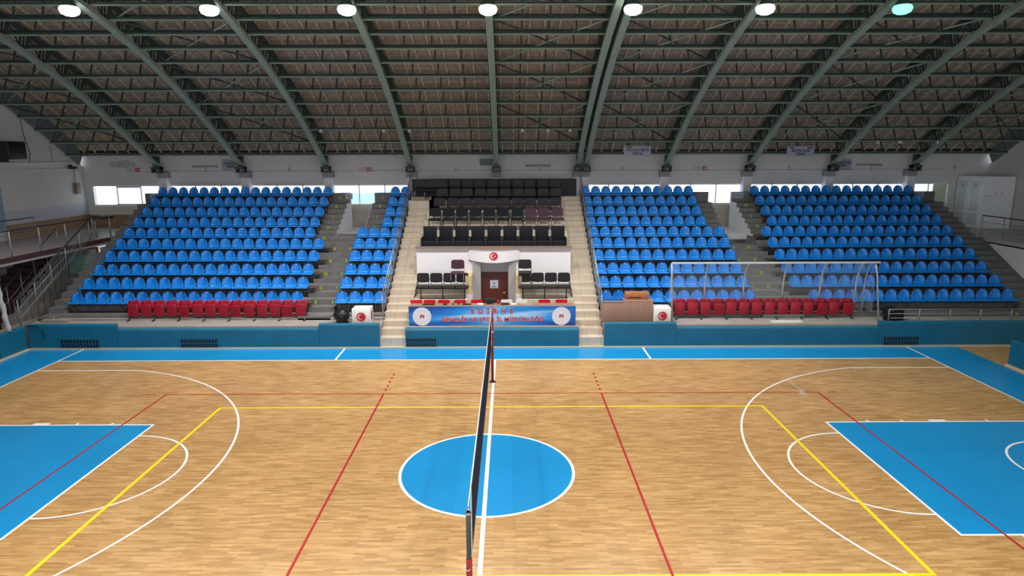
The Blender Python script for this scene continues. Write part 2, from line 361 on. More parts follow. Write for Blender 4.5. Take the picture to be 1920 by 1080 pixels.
# pilasters with truss bearings
for i, x in enumerate(pil[:-1]):
    wd = .19 if x != 3.92 else .36
    p = MB(); p.box(x-wd, x+wd, YW-.4, YW, 3.1, 5.72); p.m = 1; p.box(x-wd-.03, x+wd+.03, YW-.43, YW, 5.45, 5.72)
    struct(p.build('wall_pilaster', [M_WHITEW, M_GREY]))
# side walls following the arch
def gable(x0, x1, off, y0=YN, y1=YW+.2, zb=-.2):
    ys = [y0+(y1-y0)*i/40 for i in range(41)]; return [(y0, zb)]+[(y1, zb)]+[(y, min(ARCH(y)+off, 20)) for y in reversed(ys)]
b = MB(); b.prismX(gable(0, 0, .38), XL-.25, XL); wl = struct(b.build('wall_left', M_WALL))
b = MB(); b.prismX(gable(0, 0, .38), 23.6, 23.85); struct(b.build('wall_right', M_WALL))
b = MB(); b.box(XL, XL+.08, -16, 18.6, 6.08, 6.22); b.box(XL, XL+.04, 10, 18.3, 5.9, 5.93); struct(b.build('trim_1', M_WHITEW))
b = MB(); b.box(XL, XL+.03, -16, 13.9, 3.56, 5.7); struct(b.build('window_20', M_PALEB))
b = MB(); b.box(XL, XL+.035, 13.9, YW, 3.1, 3.72); struct(b.build('wall_wainscot_left', M_TAN))
b = MB(); b.box(XL, XL+.02, 13.92, YW, 3.72, 4.28); struct(b.build('wall_band_left', mat('pale_band', (.52, .53, .60), .5)))
# roof deck with timber battens
b = MB(); n = 60; off = 1.0; ys = [-16.6+(19.25+16.6)*i/n for i in range(n+1)]
vs = []; fs = []
for y in ys:
    zz = ARCH(y)+off*(1+.25*SLOPE(y)**2) - (max(0, y-17.5)*.12)
    vs += [(XL-.3, y, zz), (24.0, y, zz), (XL-.3, y, zz+.15), (24.0, y, zz+.15)]
for i in range(n):
    a = 4*i; fs += [(a, a+1, a+5, a+4), (a+2, a+6, a+7, a+3), (a, a+4, a+6, a+2), (a+1, a+3, a+7, a+5)]
fs += [(0, 2, 3, 1), (4*n, 4*n+1, 4*n+3, 4*n+2)]
b.add(vs, fs); b.m = 1
x = -19.6
while x < 23.5:
    b.sweep([(x, y, vs[4*i][2]-.04) for i, y in enumerate(ys) if i % 2 == 0 or i == n], .055, .08); x += .52
struct(b.build('ceiling', [M_DECK, M_BATTEN]))
b = MB(); b.box(XL, 23.6, YW-.25, YW, 6.62, 6.80); struct(b.build('trim_2', M_DARK))

# ================================================================ main trusses
def arc_pts(off, y0, y1, n):
    out = []
    for i in range(n+1):
        y = y0+(y1-y0)*i/n; s = SLOPE(y); q = math.sqrt(1+s*s); out.append((y-off*s/q, ARCH(y)+off/q))
    return out
TH = .74
lo = arc_pts(0, -16.2, 18.15, 44)
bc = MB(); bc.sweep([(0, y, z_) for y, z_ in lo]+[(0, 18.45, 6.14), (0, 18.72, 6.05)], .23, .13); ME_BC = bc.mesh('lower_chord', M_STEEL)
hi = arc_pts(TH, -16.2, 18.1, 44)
tcm = MB(); tcm.sweep([(0, y, z_) for y, z_ in hi], .17, .12); ME_TC = tcm.mesh('upper_chord', M_STEELSH)
PUR_Y = [18.0-.885*k for k in range(17)]
wb_ = MB(); prev = None
for k in range(40):
    y = 18.0-.885*k
    if y < -16: break
    s = SLOPE(y); q = math.sqrt(1+s*s); A = Vector((0, y, ARCH(y))); B = Vector((0, y-TH*s/q, ARCH(y)+TH/q))
    for dx in (-.06, .06): wb_.beam(A+Vector((dx, 0, 0)), B+Vector((dx, 0, 0)), .03, .045)
    if prev: wb_.beam(prev[0], B, .035, .035)
    prev = (A, B)
ME_WEB = wb_.mesh('truss_web', M_STEELSH)
TX = [-16.1, -12.15, -8.16, -4.19, -.13, 3.74, 4.12, 7.93, 11.87, 15.8, 19.7]
for i, x in enumerate(TX):
    n_ = ORD[i+1]
    lab = 'curved light green roof truss, %s from left' % n_ + (', left one of the close pair' if i == 5 else ', right one of the close pair' if i == 6 else '')
    t = empty('roof_truss', (x, 0, 0), 0, lab, 'roof truss', 'curved main roof trusses')
    for nm, me in (('lower_chord', ME_BC), ('upper_chord', ME_TC), ('truss_web', ME_WEB)):
        o = bpy.data.objects.new(nm, me); COL.objects.link(o); o.parent = t
    f = MB(); f.box(-.2, .2, 18.45, 18.8, 5.86, 5.98); f.box(-.2, -.14, 18.5, 18.8, 5.72, 5.98); f.box(.14, .2, 18.5, 18.8, 5.72, 5.98)
    f.box(-.1, .1, 18.5, 18.78, 5.98, 6.5); f.box(-.2, .2, 18.45, 18.8, 5.70, 5.76)
    f.build('bearing_shoe', M_STEELSH, t)
# end trusses seen as a solid band above the gable walls
for x, sd in ((XL, 'left'), (23.55, 'right')):
    b = MB(); b.sweep([(x+(.06 if sd == 'left' else -.06), y, z_) for y, z_ in arc_pts(.56, -16.2, 18.75, 44)], .1, .72)
    tag(b.build('gable_beam', M_ENDB), 'blue-grey curved steel band along the top of the %s end wall' % sd, 'beam')
# purlin lattice girders, one per bay and row
BAYS = [(-19.9, -16.22)]+[(TX[i]+.1, TX[i+1]-.1) for i in range(10) if i != 5]+[(19.8, 23.5)]
def purlin_meshes(Lg):
    H = .70; lc = MB(); lc.box(0, Lg, -.036, .036, 0, .022); lc.m = 1; lc.box(0, Lg, -.026, .026, .022, .095); uc = MB(); uc.box(0, Lg, -.04, .04, H-.05, H)  # dark box paints shade onto the chord side above its lit flange
    la = MB(); n = 4
    for k in range(n+1):
        x = .04+(Lg-.08)*k/n; la.box(x-.026, x+.026, -.02, .02, .05, H-.05)
        if k < n:
            x2 = .04+(Lg-.08)*(k+1)/n; xm = (x+x2)/2
            la.beam((x, 0, .06), (xm, 0, H-.05),   .008, .008, (0, 1, 0)); la.beam((xm, 0, H-.05), (x2, 0, .06), .008, .008, (0, 1, 0))
    return lc.mesh('lower_chord', [M_STEEL, M_STEELSH]), uc.mesh('upper_chord', M_STEELSH), la.mesh('lattice', M_STEELSH)
for bi, (x0, x1) in enumerate(BAYS):
    ms = purlin_meshes(x1-x0)
    for k, y in enumerate(PUR_Y[:14]):
        s = SLOPE(y)
        t = empty('roof_purlin', (x0, y, ARCH(y)+.09), 0, 'lattice roof purlin, %s row from the far wall, %s bay from left' % (ORD[k+1], ORD[bi+1]), 'purlin', 'lattice purlins between the roof trusses')
        t.rotation_euler.x = math.atan(s)
        for nm, me in zip(('lower_chord', 'upper_chord', 'lattice'), ms):
            o = bpy.data.objects.new(nm, me); COL.objects.link(o); o.parent = t
# cross bracing
def npt(x, y, off=.25):
    s = SLOPE(y); q = math.sqrt(1+s*s); return (x, y-off*s/q, ARCH(y)+off/q)
for bi in (0, 2, 5, 6, 8, 10):
    x0, x1 = BAYS[bi]
    for k, yc in enumerate((16.0, 13.35, 10.7, 8.05)):
        t = empty('roof_cross_brace', npt((x0+x1)/2, yc), 0, 'steel X brace, %s from the far wall, %s roof bay from left' % (ORD[k+1], ORD[bi+1]), 'brace', 'crossed braces under the roof')
        o0 = Vector(npt((x0+x1)/2, yc))
        for (a, c), mm in ((((x0, yc+1.33), (x1, yc-1.33)), M_STEEL), (((x0, yc-1.33), (x1, yc+1.33)), M_STEELSH)):
            bb = MB(); pts = [Vector(npt(a[0]+(c[0]-a[0])*i/4, a[1]+(c[1]-a[1])*i/4))-o0 for i in range(5)]
            bb.tube(pts, .032, 6); bb.build('diagonal_bar', mm, t)

# ================================================================ flood lamps
nm7 = ['leftmost', 'second from the left', 'third from the left', 'middle', 'third from the right', 'second from the right', 'rightmost, green-glowing']
for i, x in enumerate(LAMPX):
    for yy in (7.6, -5.5):
        far = yy > 0
        t = empty('floodlight', (x, yy, ARCH(yy)-.36), 0, ('round high bay floodlight under the roof, %s of the seven' % nm7[i]) if far else ('round floodlight on the near roof slope behind the camera, %s' % nm7[i]), 'lamp', 'floodlights under the trusses')
        h = MB(); h.lathe([(.08, .30), (.12, .28), (.14, .22), (.22, .14), (.23, .10)], n=20); h.build('lamp_housing', M_STEELSH, t)
        h = MB(); h.lathe([(.22, .11), (.26, .06), (.27, .0), (.23, -.09), (.13, -.14), (.04, -.15)], n=24); h.build('lamp_lens', M_LENSG if i == 6 and far else M_LENS, t)
        h = MB(); h.beam((0, 0, .28), (0, 0, .36), .06, .06); h.build('bracket', M_STEELSH, t)
t0 = None
for k, (x, kk) in enumerate([(-7.6, 2), (-4.9, 2), (-3.8, 2), (1.05, 2), (2.15, 2), (3.1, 2), (16.9, 1), (17.9, 1), (19.6, 1)]):
    y = PUR_Y[kk]; s = empty('small_spotlight', (x, y-.06, ARCH(y)+.0), 0, 'small white spotlight clipped to a low roof purlin, %s from the left' % ORD[k+1], 'lamp', 'small spotlights on the purlins')
    h = MB(); h.lathe([(.03, .12), (.05, .1), (.085, 0), (.08, -.01)], n=12); h.build('lamp_housing', M_SPOTL, s); h = MB(); h.beam((0, 0, .1), (0, .05, .2), .02, .02); h.build('clip', M_STEELSH, s)

# ================================================================ grandstand
ZSEAT = [1.281, 1.677, 2.06, 2.464, 2.847, 3.206, 3.566, 3.937, 4.324, 4.729]
ZT = [z_-.38 for z_ in ZSEAT]
AY = [10.0+.75*i for i in range(11)]
def tiers(mb, x0, x1, r0=0, r1=9, half=False, zb=0):
    for i in range(r0, r1+1):
        mb.box(x0, x1, AY[i], 17.5 if i == 9 else AY[i+1]+.001, zb, ZT[i])
        if half and i > 0: mb.box(x0, x1, AY[i]-.375, AY[i]+.0005, ZT[i-1]-.02, (ZT[i]+ZT[i-1])/2)
    if half and r0 == 0: mb.box(x0, x1, 9.8, 10.001, 0, .9)
def stand(name, secs, full, par):
    b = MB()
    for (x0, x1, r0, r1, h) in secs: tiers(b, x0, x1, r0, r1, h)
    for (x0, x1) in par: b.box(x0, x1, 17.45, 17.65, 3.0, 4.80)
    return struct(b.build(name, M_CONC))
stand('grandstand_left', [(-16.15, -15.48, 0, 9, True), (-15.48, -7.0, 0, 4, False), (-15.48, -7.55, 5, 9, False), (-7.55, -6.8, 5, 9, True), (-6.8, -5.86, 5, 6, True),
                          (-7.0, -5.86, 0, 4, True), (-5.86, -4.0, 0, 5, False), (-4.95, -4.0, 6, 9, False), (-5.67, -4.95, 6, 9, True)], 0, [(-16.15, -6.8), (-5.67, -4.0)])
stand('grandstand_right', [(3.72, 9.46, 0, 5, False), (3.72, 8.9, 6, 9, False), (9.46, 10.9, 0, 5, True), (8.9, 9.6, 6, 9, True), (10.68, 11.42, 6, 9, True),
                           (10.9, 18.95, 0, 5, False), (11.42, 18.95, 6, 9, False), (18.95, 20.0, 0, 9, True)], 0, [(3.72, 9.6), (10.68, 20.0)])
b = MB(); b.box(-16.15, -3.95, 8.98, 9.81, 0, .76); b.box(-16.15, -3.95, 9.8, 10.0, 0, .82); b.box(3.72, 20.0, 8.98, 10.0, 0, .76)
b.box(-3.07, 2.84, 8.98, 10.3, 0, .72); b.box(-15.9, -15.0, 9.55, 9.81, .7, .84)
struct(b.build('ledge_floor', M_LEDGE))
b = MB(); b.box(9.55, 10.6, 9.2, 9.4, .76, .79)
tag(b.build('loose_board', M_WHCH), 'pale flat board lying on the ledge before the right red seats', 'board')
b = MB(); b.box(-6.8, -5.67, 14.5+.75, YW, 2.9, 3.15); b.box(9.6, 10.68, 15.25, YW, 2.9, 3.15); b.box(-16.2, 20.0, 17.6, YW, 2.9, 3.1)
struct(b.build('floor_corridor', mat('corridor_floor', (.55, .55, .58), .3)))
b = MB(); b.prismX([(9.8, .5), (14.3, 2.9), (14.3, 3.10), (14.1, 3.10), (9.8, .84)], 19.93, 20.02); struct(b.build('trim_7', M_CONC))
# white painted side faces of the stair openings
def side_face(x0, x1):
    b = MB()
    for i in range(6, 10):
        zm = (ZT[i]+ZT[i-1])/2
        if i > 6 or True: b.box(x0, x1, AY[i]-.375, AY[i], 3.1, max(3.12, zm+.01))
        b.box(x0, x1, AY[i], AY[i+1]-.375 if i < 9 else 17.65, 3.1, ZT[i]+.01 if i < 9 else ZT[i]+.01)
    b.box(x0, x1, 17.451, 17.65, ZT[9]+.012, 4.8)
    return b
for i, (a, c) in enumerate(((-6.8, -6.795), (-5.675, -5.67), (9.6, 9.605), (10.675, 10.68))): struct(side_face(a, c).build('wall_opening_side', M_WHITEW))

# ---------------------------------------------------------------- blue stadium seat
def seat_mesh():
    prof = [(-.004, -.028, .230), (.0, .0, .234), (.03, .008, .234), (.10, -.004, .230), (.20, -.014, .224), (.275, .0, .218), (.315, .04, .217), (.332, .10, .217),
            (.342, .17, .208), (.350, .228, .188), (.357, .275, .162), (.363, .310, .132), (.367, .335, .100), (.370, .351, .066), (.371, .360, .032), (.3715, .363, .010)]
    nu = 9; vs = []
    for j, (y, z, w_) in enumerate(prof):
        for i in range(nu):
            t = -1+2*i/(nu-1); e = t*t
            yy = y-(.045*e if j > 5 else 0); zz = z+(.022*e if 1 < j < 6 else 0)
            vs.append((t*w_, yy, zz))
    n = len(prof); base = len(vs); vs2 = [(x*.985, y+(.016 if j//nu > 5 else 0), z-(.016 if j//nu <= 5 else .004)) for j, (x, y, z) in enumerate(vs)]
    fs = []
    for j in range(n-1):
        for i in range(nu-1):
            a = j*nu+i; fs.append((a, a+1, a+nu+1, a+nu)); fs.append((a+base, a+nu+base, a+nu+1+base, a+1+base))
    ring = [i for i in range(nu)]+[j*nu+nu-1 for j in range(1, n)]+[(n-1)*nu+i for i in range(nu-2, -1, -1)]+[j*nu for j in range(n-2, 0, -1)]
    for k in range(len(ring)): a, c = ring[k], ring[(k+1) % len(ring)]; fs.append((a, a+base, c+base, c))
    mb = MB(); mb.add(vs+vs2, fs, True); return mb
SM = seat_mesh(); ME_SEAT = SM.mesh('stadium_seat', M_SEAT)
st = MB(); st.box(-.035, .035, .338, .350, .285, .305); ME_ST = st.mesh('number_sticker', M_STICK)
BL = {'L': dict(name='far left block', xs=[(-15.22, -7.23, 18)]*5+[(-15.26, -7.775, 17)]*5),
      'ML': dict(name='narrow block left of cream stairs', xs=[(-5.605, -4.213, 4)]*6+[(-4.695, -4.235, 2)]*4),
      'RM': dict(name='block right of cream stairs', xs=[(3.975, 9.2, 12)]*6+[(3.94, 8.635, 11)]*4),
      'R': dict(name='far right block', xs=[(11.57, 18.66, 16)]+[(11.155, 18.67, 17)]*5+[(11.655, 18.675, 16)]*4)}
ROWN = ['bottom row', 'second row up', 'third row up', 'fourth row up', 'fifth row up', 'sixth row up', 'seventh row up', 'eighth row up', 'ninth row up', 'top row']
proto = None; stuff = MB(); rnd = random.Random(3)
for k in ('L', 'ML', 'RM', 'R'):
    for r in range(10):
        x0, x1, n = BL[k]['xs'][r]
        for i in range(n):
            x = x0+(x1-x0)*i/(n-1); y = 10.3+.75*r; z_ = ZSEAT[r]
            if r < 5 or (r == 5 and k != 'ML'):
                rz = rnd.uniform(-.03, .03)
                if proto is None:
                    o = bpy.data.objects.new('stadium_seat', ME_SEAT); COL.objects.link(o); c = bpy.data.objects.new('number_sticker', ME_ST); COL.objects.link(c); c.parent = o; proto = o
                else: o = copy_tree(proto)
                o.location = (x, y, z_); o.rotation_euler.z = rz
                pos = '%s from left' % ORD[i+1]
                tag(o, 'blue plastic seat, %s, %s, %s' % (pos, ROWN[r], BL[k]['name']), 'seat', 'blue plastic spectator seats')
            else:
                stuff.add([(vx+x, vy+y, vz+z_) for vx, vy, vz in SM.v], SM.f, True)
        # row frame: beam blackened for the shade under the seats, back rail, slanted legs
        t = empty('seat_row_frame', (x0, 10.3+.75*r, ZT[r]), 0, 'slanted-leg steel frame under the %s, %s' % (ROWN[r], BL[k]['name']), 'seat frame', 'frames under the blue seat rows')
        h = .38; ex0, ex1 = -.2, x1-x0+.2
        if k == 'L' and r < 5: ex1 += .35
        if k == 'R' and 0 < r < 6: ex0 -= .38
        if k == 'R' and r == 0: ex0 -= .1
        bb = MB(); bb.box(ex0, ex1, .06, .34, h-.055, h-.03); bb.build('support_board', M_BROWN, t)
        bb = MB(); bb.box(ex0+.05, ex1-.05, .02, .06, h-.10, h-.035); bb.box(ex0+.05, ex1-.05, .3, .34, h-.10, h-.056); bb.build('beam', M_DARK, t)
        q = ex0+.06; nl = max(2, round((ex1-ex0)/1.75)+1)
        for j in range(nl):
            xx = ex0+.08+(ex1-ex0-.16)*j/(nl-1)
            bb = MB(); bb.beam((xx, .05, h-.05), (xx+.0, .28, 0), .035, .035); bb.beam((xx, .33, h-.05), (xx, .33, 0), .03, .03); bb.build('leg', M_LEG, t)
so = stuff.build('upper_row_seats', M_SEAT); tag(so, 'glossy blue plastic seats filling the upper rows of the stand', 'seats'); so['kind'] = 'stuff'

# aisle letters
def letter(ch, x, y, z_, where):
    t = empty('row_letter', (x, y-.006, z_), 0, 'yellow-green painted row letter %s on %s' % (ch, where), 'row letter', 'painted row letters on the steps')
    bb = MB(); bb.disc((0, 0, 0), .078, 14); bb.build('paint_patch', mat('faded_yellow', (.135, .15, .085), .8), t)
    text(ch, .17, M_YELTAG, (0, -.003, 0), t, 'letter_stroke', depth=.001, bold=.006)
LET = 'ABCDEFGHJKL'
for i in range(1, 10):
    ch = LET[i]; y = AY[i]; z_ = (ZT[i]+ZT[i-1])/2+.085
    if i < 6: pl = ((-6.62, 'the left aisle, left lane'), (-5.99, 'the left aisle, right lane'), (9.62, 'the right aisle, left lane'), (10.25, 'the right aisle, right lane'))
    else: pl = ((-7.25, 'the steps left of the left opening'), (-5.3, 'the steps right of the left opening'), (11.1, 'the steps right of the right opening'))
    for x, wh in pl: letter(ch, x, y, z_, wh)
letter('L', -7.25, 17.45, 4.6, 'the wall top left of the left opening'); letter('L', -5.3, 17.45, 4.6, 'the wall top right of the left opening')
letter('A', -15.58, 9.79, .84, 'the lowest step at the far left'); letter('A', 18.6, 9.99, .84, 'the lowest step at the far right')
for k_, c_ in enumerate('BCDE'): letter(c_, -15.66, AY[k_+1], (ZT[k_+1]+ZT[k_])/2+.085, 'the steps at the far left end of the stand')

# white notices fixed to the parapet ends
for k, (x0, x1, wh) in enumerate(((-15.9, -15.55, 'left end of the far left block'), (-7.0, -6.8, 'left opening'), (10.72, 11.08, 'right opening'), (19.0, 19.35, 'right end of the far right block'))):
    bb = MB(); bb.box(x0, x1+.12, 17.42, 17.44, 4.52, 4.78)
    t = tag(bb.build('notice_sheet', M_SIGN), 'pale notice sheet on the grey parapet by the %s' % wh, 'notice', 'notice sheets on the parapet')
    bb = MB()
    for q in range(3): bb.box(x0+.05, x1+.07, 17.415, 17.419, 4.58+.055*q, 4.595+.055*q)
    bb.build('print_lines', M_TXT, t)

# ================================================================ red tip-up seats
def red_seat(half, striped, x, y, z_, label, group, lean=0, pitch=.455):
    t = empty('folding_seat', (x, y, z_), lean, label, 'seat', group)
    w_ = pitch/2-.012
    b = MB(); prof = [(.30, .30), (.33, .45), (.35, .58), (.36, .655), (.37, .685)]
    vs = []
    for yy, zz in prof:
        ww = w_*(1 if zz < .6 else (.97 if zz < .67 else .86))
        for i in range(5): u = -1+.5*i; vs.append((u*ww, yy-.02*u*u, zz))
    nn = len(vs); vs2 = [(a, c+.025, d) for a, c, d in vs]; fs = []
    for j in range(4):
        for i in range(4): a = 5*j+i; fs += [(a, a+1, a+6, a+5), (a+nn, a+5+nn, a+6+nn, a+1+nn)]
    ring = [0, 1, 2, 3, 4, 9, 14, 19, 24, 23, 22, 21, 20, 15, 10, 5]
    for q in range(16): a, c = ring[q], ring[(q+1) % 16]; fs.append((a, a+nn, c+nn, c))
    b.add(vs+vs2, fs, True); b.build('backrest', M_RED, t)
    s = MB(); ww = w_-.03
    s.bevbox(-ww, ww, -.02, .03, -.04, .40, .014)
    if striped:
        for q in range(-4, 10):      # diagonal ribs on the underside
            x0 = -ww+q*.07; pts = []
            xa, za, xb, zb = x0, .37, x0+.33, .03
            if xb < -ww+.02 or xa > ww-.02: continue
            if xa < -ww+.02: za -= (-ww+.02-xa)*(.34/.33); xa = -ww+.02
            if xb > ww-.02: zb += (xb-ww+.02)*(.34/.33); xb = ww-.02
            if za-zb > .02: s.beam((xa, -.025, za), (xb, -.025, zb), .02, .014, (0, 1, 0))
    so_ = s.build('seat_pan', M_RED, t); so_.location = (0, .22, .18)
    if half: so_.location = (0, .17, .17); so_.rotation_euler.x = math.radians(11); so_.rotation_euler.z = random.uniform(-.08, .08)
    for sx in (-1, 1): MB().box(sx*w_-.012, sx*w_+.012, .2, .38, .26, .44).build('side_bracket', M_DARK, t)
    return t
def red_row(x0, n, pitch, halfs, striped, side):
    y = 9.62
    for i in range(n):
        st_ = 'its pan half lowered' if (i+1) in halfs else 'its pan folded up'
        red_seat((i+1) in halfs, striped, x0+pitch*(i+.5), y, .76, 'red tip-up seat, %s from left, %s red row, %s' % (ORD[i+1], side, st_), 'red tip-up seats at the court edge', 0, pitch)
    t = empty('seat_row_frame', (x0, y, .76), 0, 'black steel beam and legs under the %s row of red seats' % side, 'seat frame')
    b = MB(); b.box(0, n*pitch, .40, .45, .24, .29); b.build('beam', M_DARK, t)
    for k in range(8):
        xx = .08+(n*pitch-.16)*k/7; b = MB(); b.beam((xx, .40, .26), (xx, .12, .0), .035, .035); b.box(xx-.03, xx+.03, .02, .17, 0, .02); b.build('leg', M_DARK, t)
red_row(-13.02, 14, .4535, (5, 9, 13), True, 'left')
red_row(6.27, 14, .456, (4, 12, 14), False, 'right')

# ================================================================ cream stairs and honour stand
b = MB(); zz = [.34, .56, .75, .99]+[1.175+.1925*k for k in range(21)]
for x0, x1 in ((-3.97, -3.05), (2.80, 3.70)):
    for i, z_ in enumerate(zz[:23]): b.box(x0, x1, 8.9+.375*i, 17.5, 0 if i < 3 else z_-.4, z_)
# body behind the white wall: platforms
for (y0, y1, z_) in ((12.15, 13.4, 2.72), (13.4, 14.5, 3.47), (14.5, 15.4, 3.82), (15.4, 16.3, 4.17), (16.3, 17.5, 4.52)): b.box(-3.05, 2.80, y0, y1+.001, 2.3, z_)
# stepped cheeks at the left of the platforms
b.box(-3.06, -2.98, 13.2, 13.9, 2.7, 3.42); b.box(-3.97, -2.6, 16.3, 17.5, 4.0, 4.52)
# landings either side of the door recess
for x0, x1 in ((-3.05, -1.02), (.78, 2.80)):
    b.box(x0, x1, 10.15, 10.55, 0, 1.02); b.box(x0, x1, 10.55, 12.1, 0, 1.30)
b.box(-1.02, .78, 10.15, 12.2, 0, .76)
struct(b.build('stairs_cream', M_TILE))
for x0, x1 in ((-3.05, -1.0), (.78, 2.82)):
    b = MB(); b.box(x0+.0, x1, 11.62, 12.0, 1.3, 1.62); struct(b.build('trim_3', mat('brown_tile', (.22, .19, .15), .6, noise=.2, nscale=12)))
# white wall with recess
b = MB(); b.box(-3.06, -.90, 12.0, 12.15, 1.2, 3.0); b.box(.70, 2.81, 12.0, 12.15, 1.2, 3.0); b.box(-1.05, .80, 12.0, 12.15, 2.5, 3.0)
struct(b.build('wall_honour_stand', M_WHITEW))
b = MB(); n = 20; vs = []
for i in range(n+1):
    q = i/n; x = -1.12+2.02*q; yf = 12.0-.30*math.sin(math.pi*q)**.8; zb = 2.56-.09*math.sin(math.pi*q)
    vs += [(x, yf, zb), (x, yf, 3.01), (x, 12.02, zb), (x, 12.02, 3.01)]
b.add(vs, [f for i in range(n) for f in ((4*i, 4*i+4, 4*i+5, 4*i+1), (4*i, 4*i+2, 4*i+6, 4*i+4), (4*i+1, 4*i+5, 4*i+7, 4*i+3))])
struct(b.build('trim_4', M_WHITEW))
b = MB(); b.box(-3.1, 2.86, 11.9, 12.2, 3.0, 3.05); vs = []
for i in range(n+1):
    q = i/n; x = -1.14+2.06*q; yf = 11.96-.31*math.sin(math.pi*q)**.8; vs += [(x, yf, 3.0), (x, yf, 3.055), (x, 12.0, 3.0), (x, 12.0, 3.055)]
b.add(vs, [f for i in range(n) for f in ((4*i, 4*i+4, 4*i+5, 4*i+1), (4*i, 4*i+2, 4*i+6, 4*i+4), (4*i+1, 4*i+5, 4*i+7, 4*i+3))])
struct(b.build('trim_5', M_COPING))
# grey recess, marble posts, door
b = MB(); b.box(-.92, -.62, 11.9, 12.2, .7, 2.5); b.box(.43, .72, 11.9, 12.2, .7, 2.5); b.box(-.92, .72, 12.02, 12.3, 2.08, 2.6); b.box(-.63, .44, 12.28, 12.3, .7, 2.1)
struct(b.build('wall_door_recess', M_GREY))
for x0, x1 in ((-1.15, -.92), (.72, .93)):
    b = MB(); b.box(x0, x1, 11.0, 12.0, 1.42, 2.10); b.m = 1; b.box(x0, x1, 10.98, 12.0, .72, 1.42); struct(b.build('trim_6', [M_MARBLE, M_WHITEW]))
dr = MB(); dr.box(-.63, .43, 12.12, 12.2, .74, 2.08); dr.box(-.63, -.58, 12.06, 12.12, .74, 2.08); dr.box(.38, .43, 12.06, 12.12, .74, 2.08); dr.box(-.58, .38, 12.06, 12.12, 2.03, 2.08); dr.box(.18, .2, 12.11, 12.12, .76, 2.03)
d = struct(dr.build('door_1', M_DOOR)); k = MB(); k.lathe([(.01, -.03), (.03, -.01), (.03, .01), (.01, .03)], (.27, 12.05, 1.25), 12); k.build('door_knob', M_MARBLE, d)
b = MB(); b.box(-.27, .04, 12.10, 12.115, 1.42, 1.74); t = tag(b.build('door_notice', M_SIGN), 'pale square notice on the dark red wooden door', 'notice')
b = MB(); b.disc((-.115, 12.095, 1.62), .045, 16); b.box(-.2, -.03, 12.09, 12.098, 1.50, 1.52); b.box(-.22, -.01, 12.09, 12.098, 1.46, 1.475); b.build('print_lines', mat('blue_print', (.10, .17, .38), .6), t)
# crescent and star emblem
t = empty('round_emblem', (-.115, 11.69, 2.73), 0, 'round red emblem with white crescent and star above the door', 'emblem')
b = MB(); b.disc((0, 0, 0), .155, 28); b.disc((0, .03, 0), .155, 28); b.tube([(0, .03, 0), (0, 0, 0)], .155, 28, cap=False); b.build('red_disc', M_FLAGR, t)
def crescent(mb, c, r, y):
    pts = []; n = 24; off = r*.28; r2_ = r*.8
    ca = math.acos((r*r+off*off-r2_*r2_)/(2*r*off)); cb = math.acos((r2_*r2_+off*off-r*r)/(2*r2_*off))
    for i in range(n+1): a = ca+(2*math.pi-2*ca)*i/n; pts.append((c[0]+r*math.cos(a), y, c[1]+r*math.sin(a)))
    b2 = math.pi-cb
    for i in range(1, n): a = (2*math.pi-b2)-(2*math.pi-2*b2)*i/n; pts.append((c[0]+off+r2_*math.cos(a), y, c[1]+r2_*math.sin(a)))
    a_, c_ = pts[:n+1], pts[n+1:]
    m1 = c_[::-1]; vs = pts; fs = []
    inner = [n]+list(range(n+1, 2*n))+[0]; inner = inner[::-1]   # from tip 0 to tip n along inner side
    for i in range(n): fs.append((i, i+1, inner[i+1], inner[i]))
    mb.add(vs, fs)
b = MB(); crescent(b, (-.02, 0), .095, -.006)
star = [((.055+(.042 if q % 2 == 0 else .017)*math.cos(math.pi+math.pi*q/5)), -.006, (.042 if q % 2 == 0 else .017)*math.sin(math.pi+math.pi*q/5)) for q in range(10)]
b.add(star, [list(range(10))]); b.build('crescent_and_star', M_EMW, t)

# chairs -----------------------------------------------------------------
def chair_parts(t, vinyl, frame, w_=.485, arms=False):
    b = MB(); b.bevbox(-w_/2, w_/2, -.04, .40, .40, .475, .03); b.build('seat', vinyl, t)
    b = MB(); n = 8; vs = []
    prof = [(-.20, .56), (-.1, .545), (0, .54), (.1, .545), (.20, .56), (.222, .60), (.215, .82), (.20, .855), (.15, .88), (-.15, .88), (-.20, .855), (-.215, .82), (-.222, .60)]
    prof = [(x*w_/.44, z_) for x, z_ in prof]; b.prism(prof, .38, .425); o = b.build('backrest', vinyl, t)
    fr = MB()
    for s in (-1, 1):
        x = s*(w_/2-.012); fr.tube([(x, -.0, .02), (x, .02, .42), (x, .36, .43), (x, .40, .60), (x, .42, .80)], .012, 6); fr.tube([(x, .42, .02), (x, .33, .43)], .012, 6)
    fr.tube([(-w_/2, .36, .44), (w_/2, .36, .44)], .01, 6); fr.build('frame', frame, t)
    for s in (-1, 1):
        for y0 in (0, .42):
            pass
CH = {}
def chair(kind, loc, label, group, rz=0):
    vin, frm = {'black': (M_PADBLK, M_DARK), 'navy': (M_NAVY, M_DARK), 'maroon': (M_MAROON, M_CHROME), 'blackchrome': (M_PADBLK, M_CHROME), 'maroondark': (M_MAROON, M_DARK)}[kind]
    if kind not in CH: t = empty('stacking_chair'); chair_parts(t, vin, frm); CH[kind] = t
    else: t = copy_tree(CH[kind])
    t.location = loc; t.rotation_euler.z = rz; tag(t, label, 'chair', group); return t
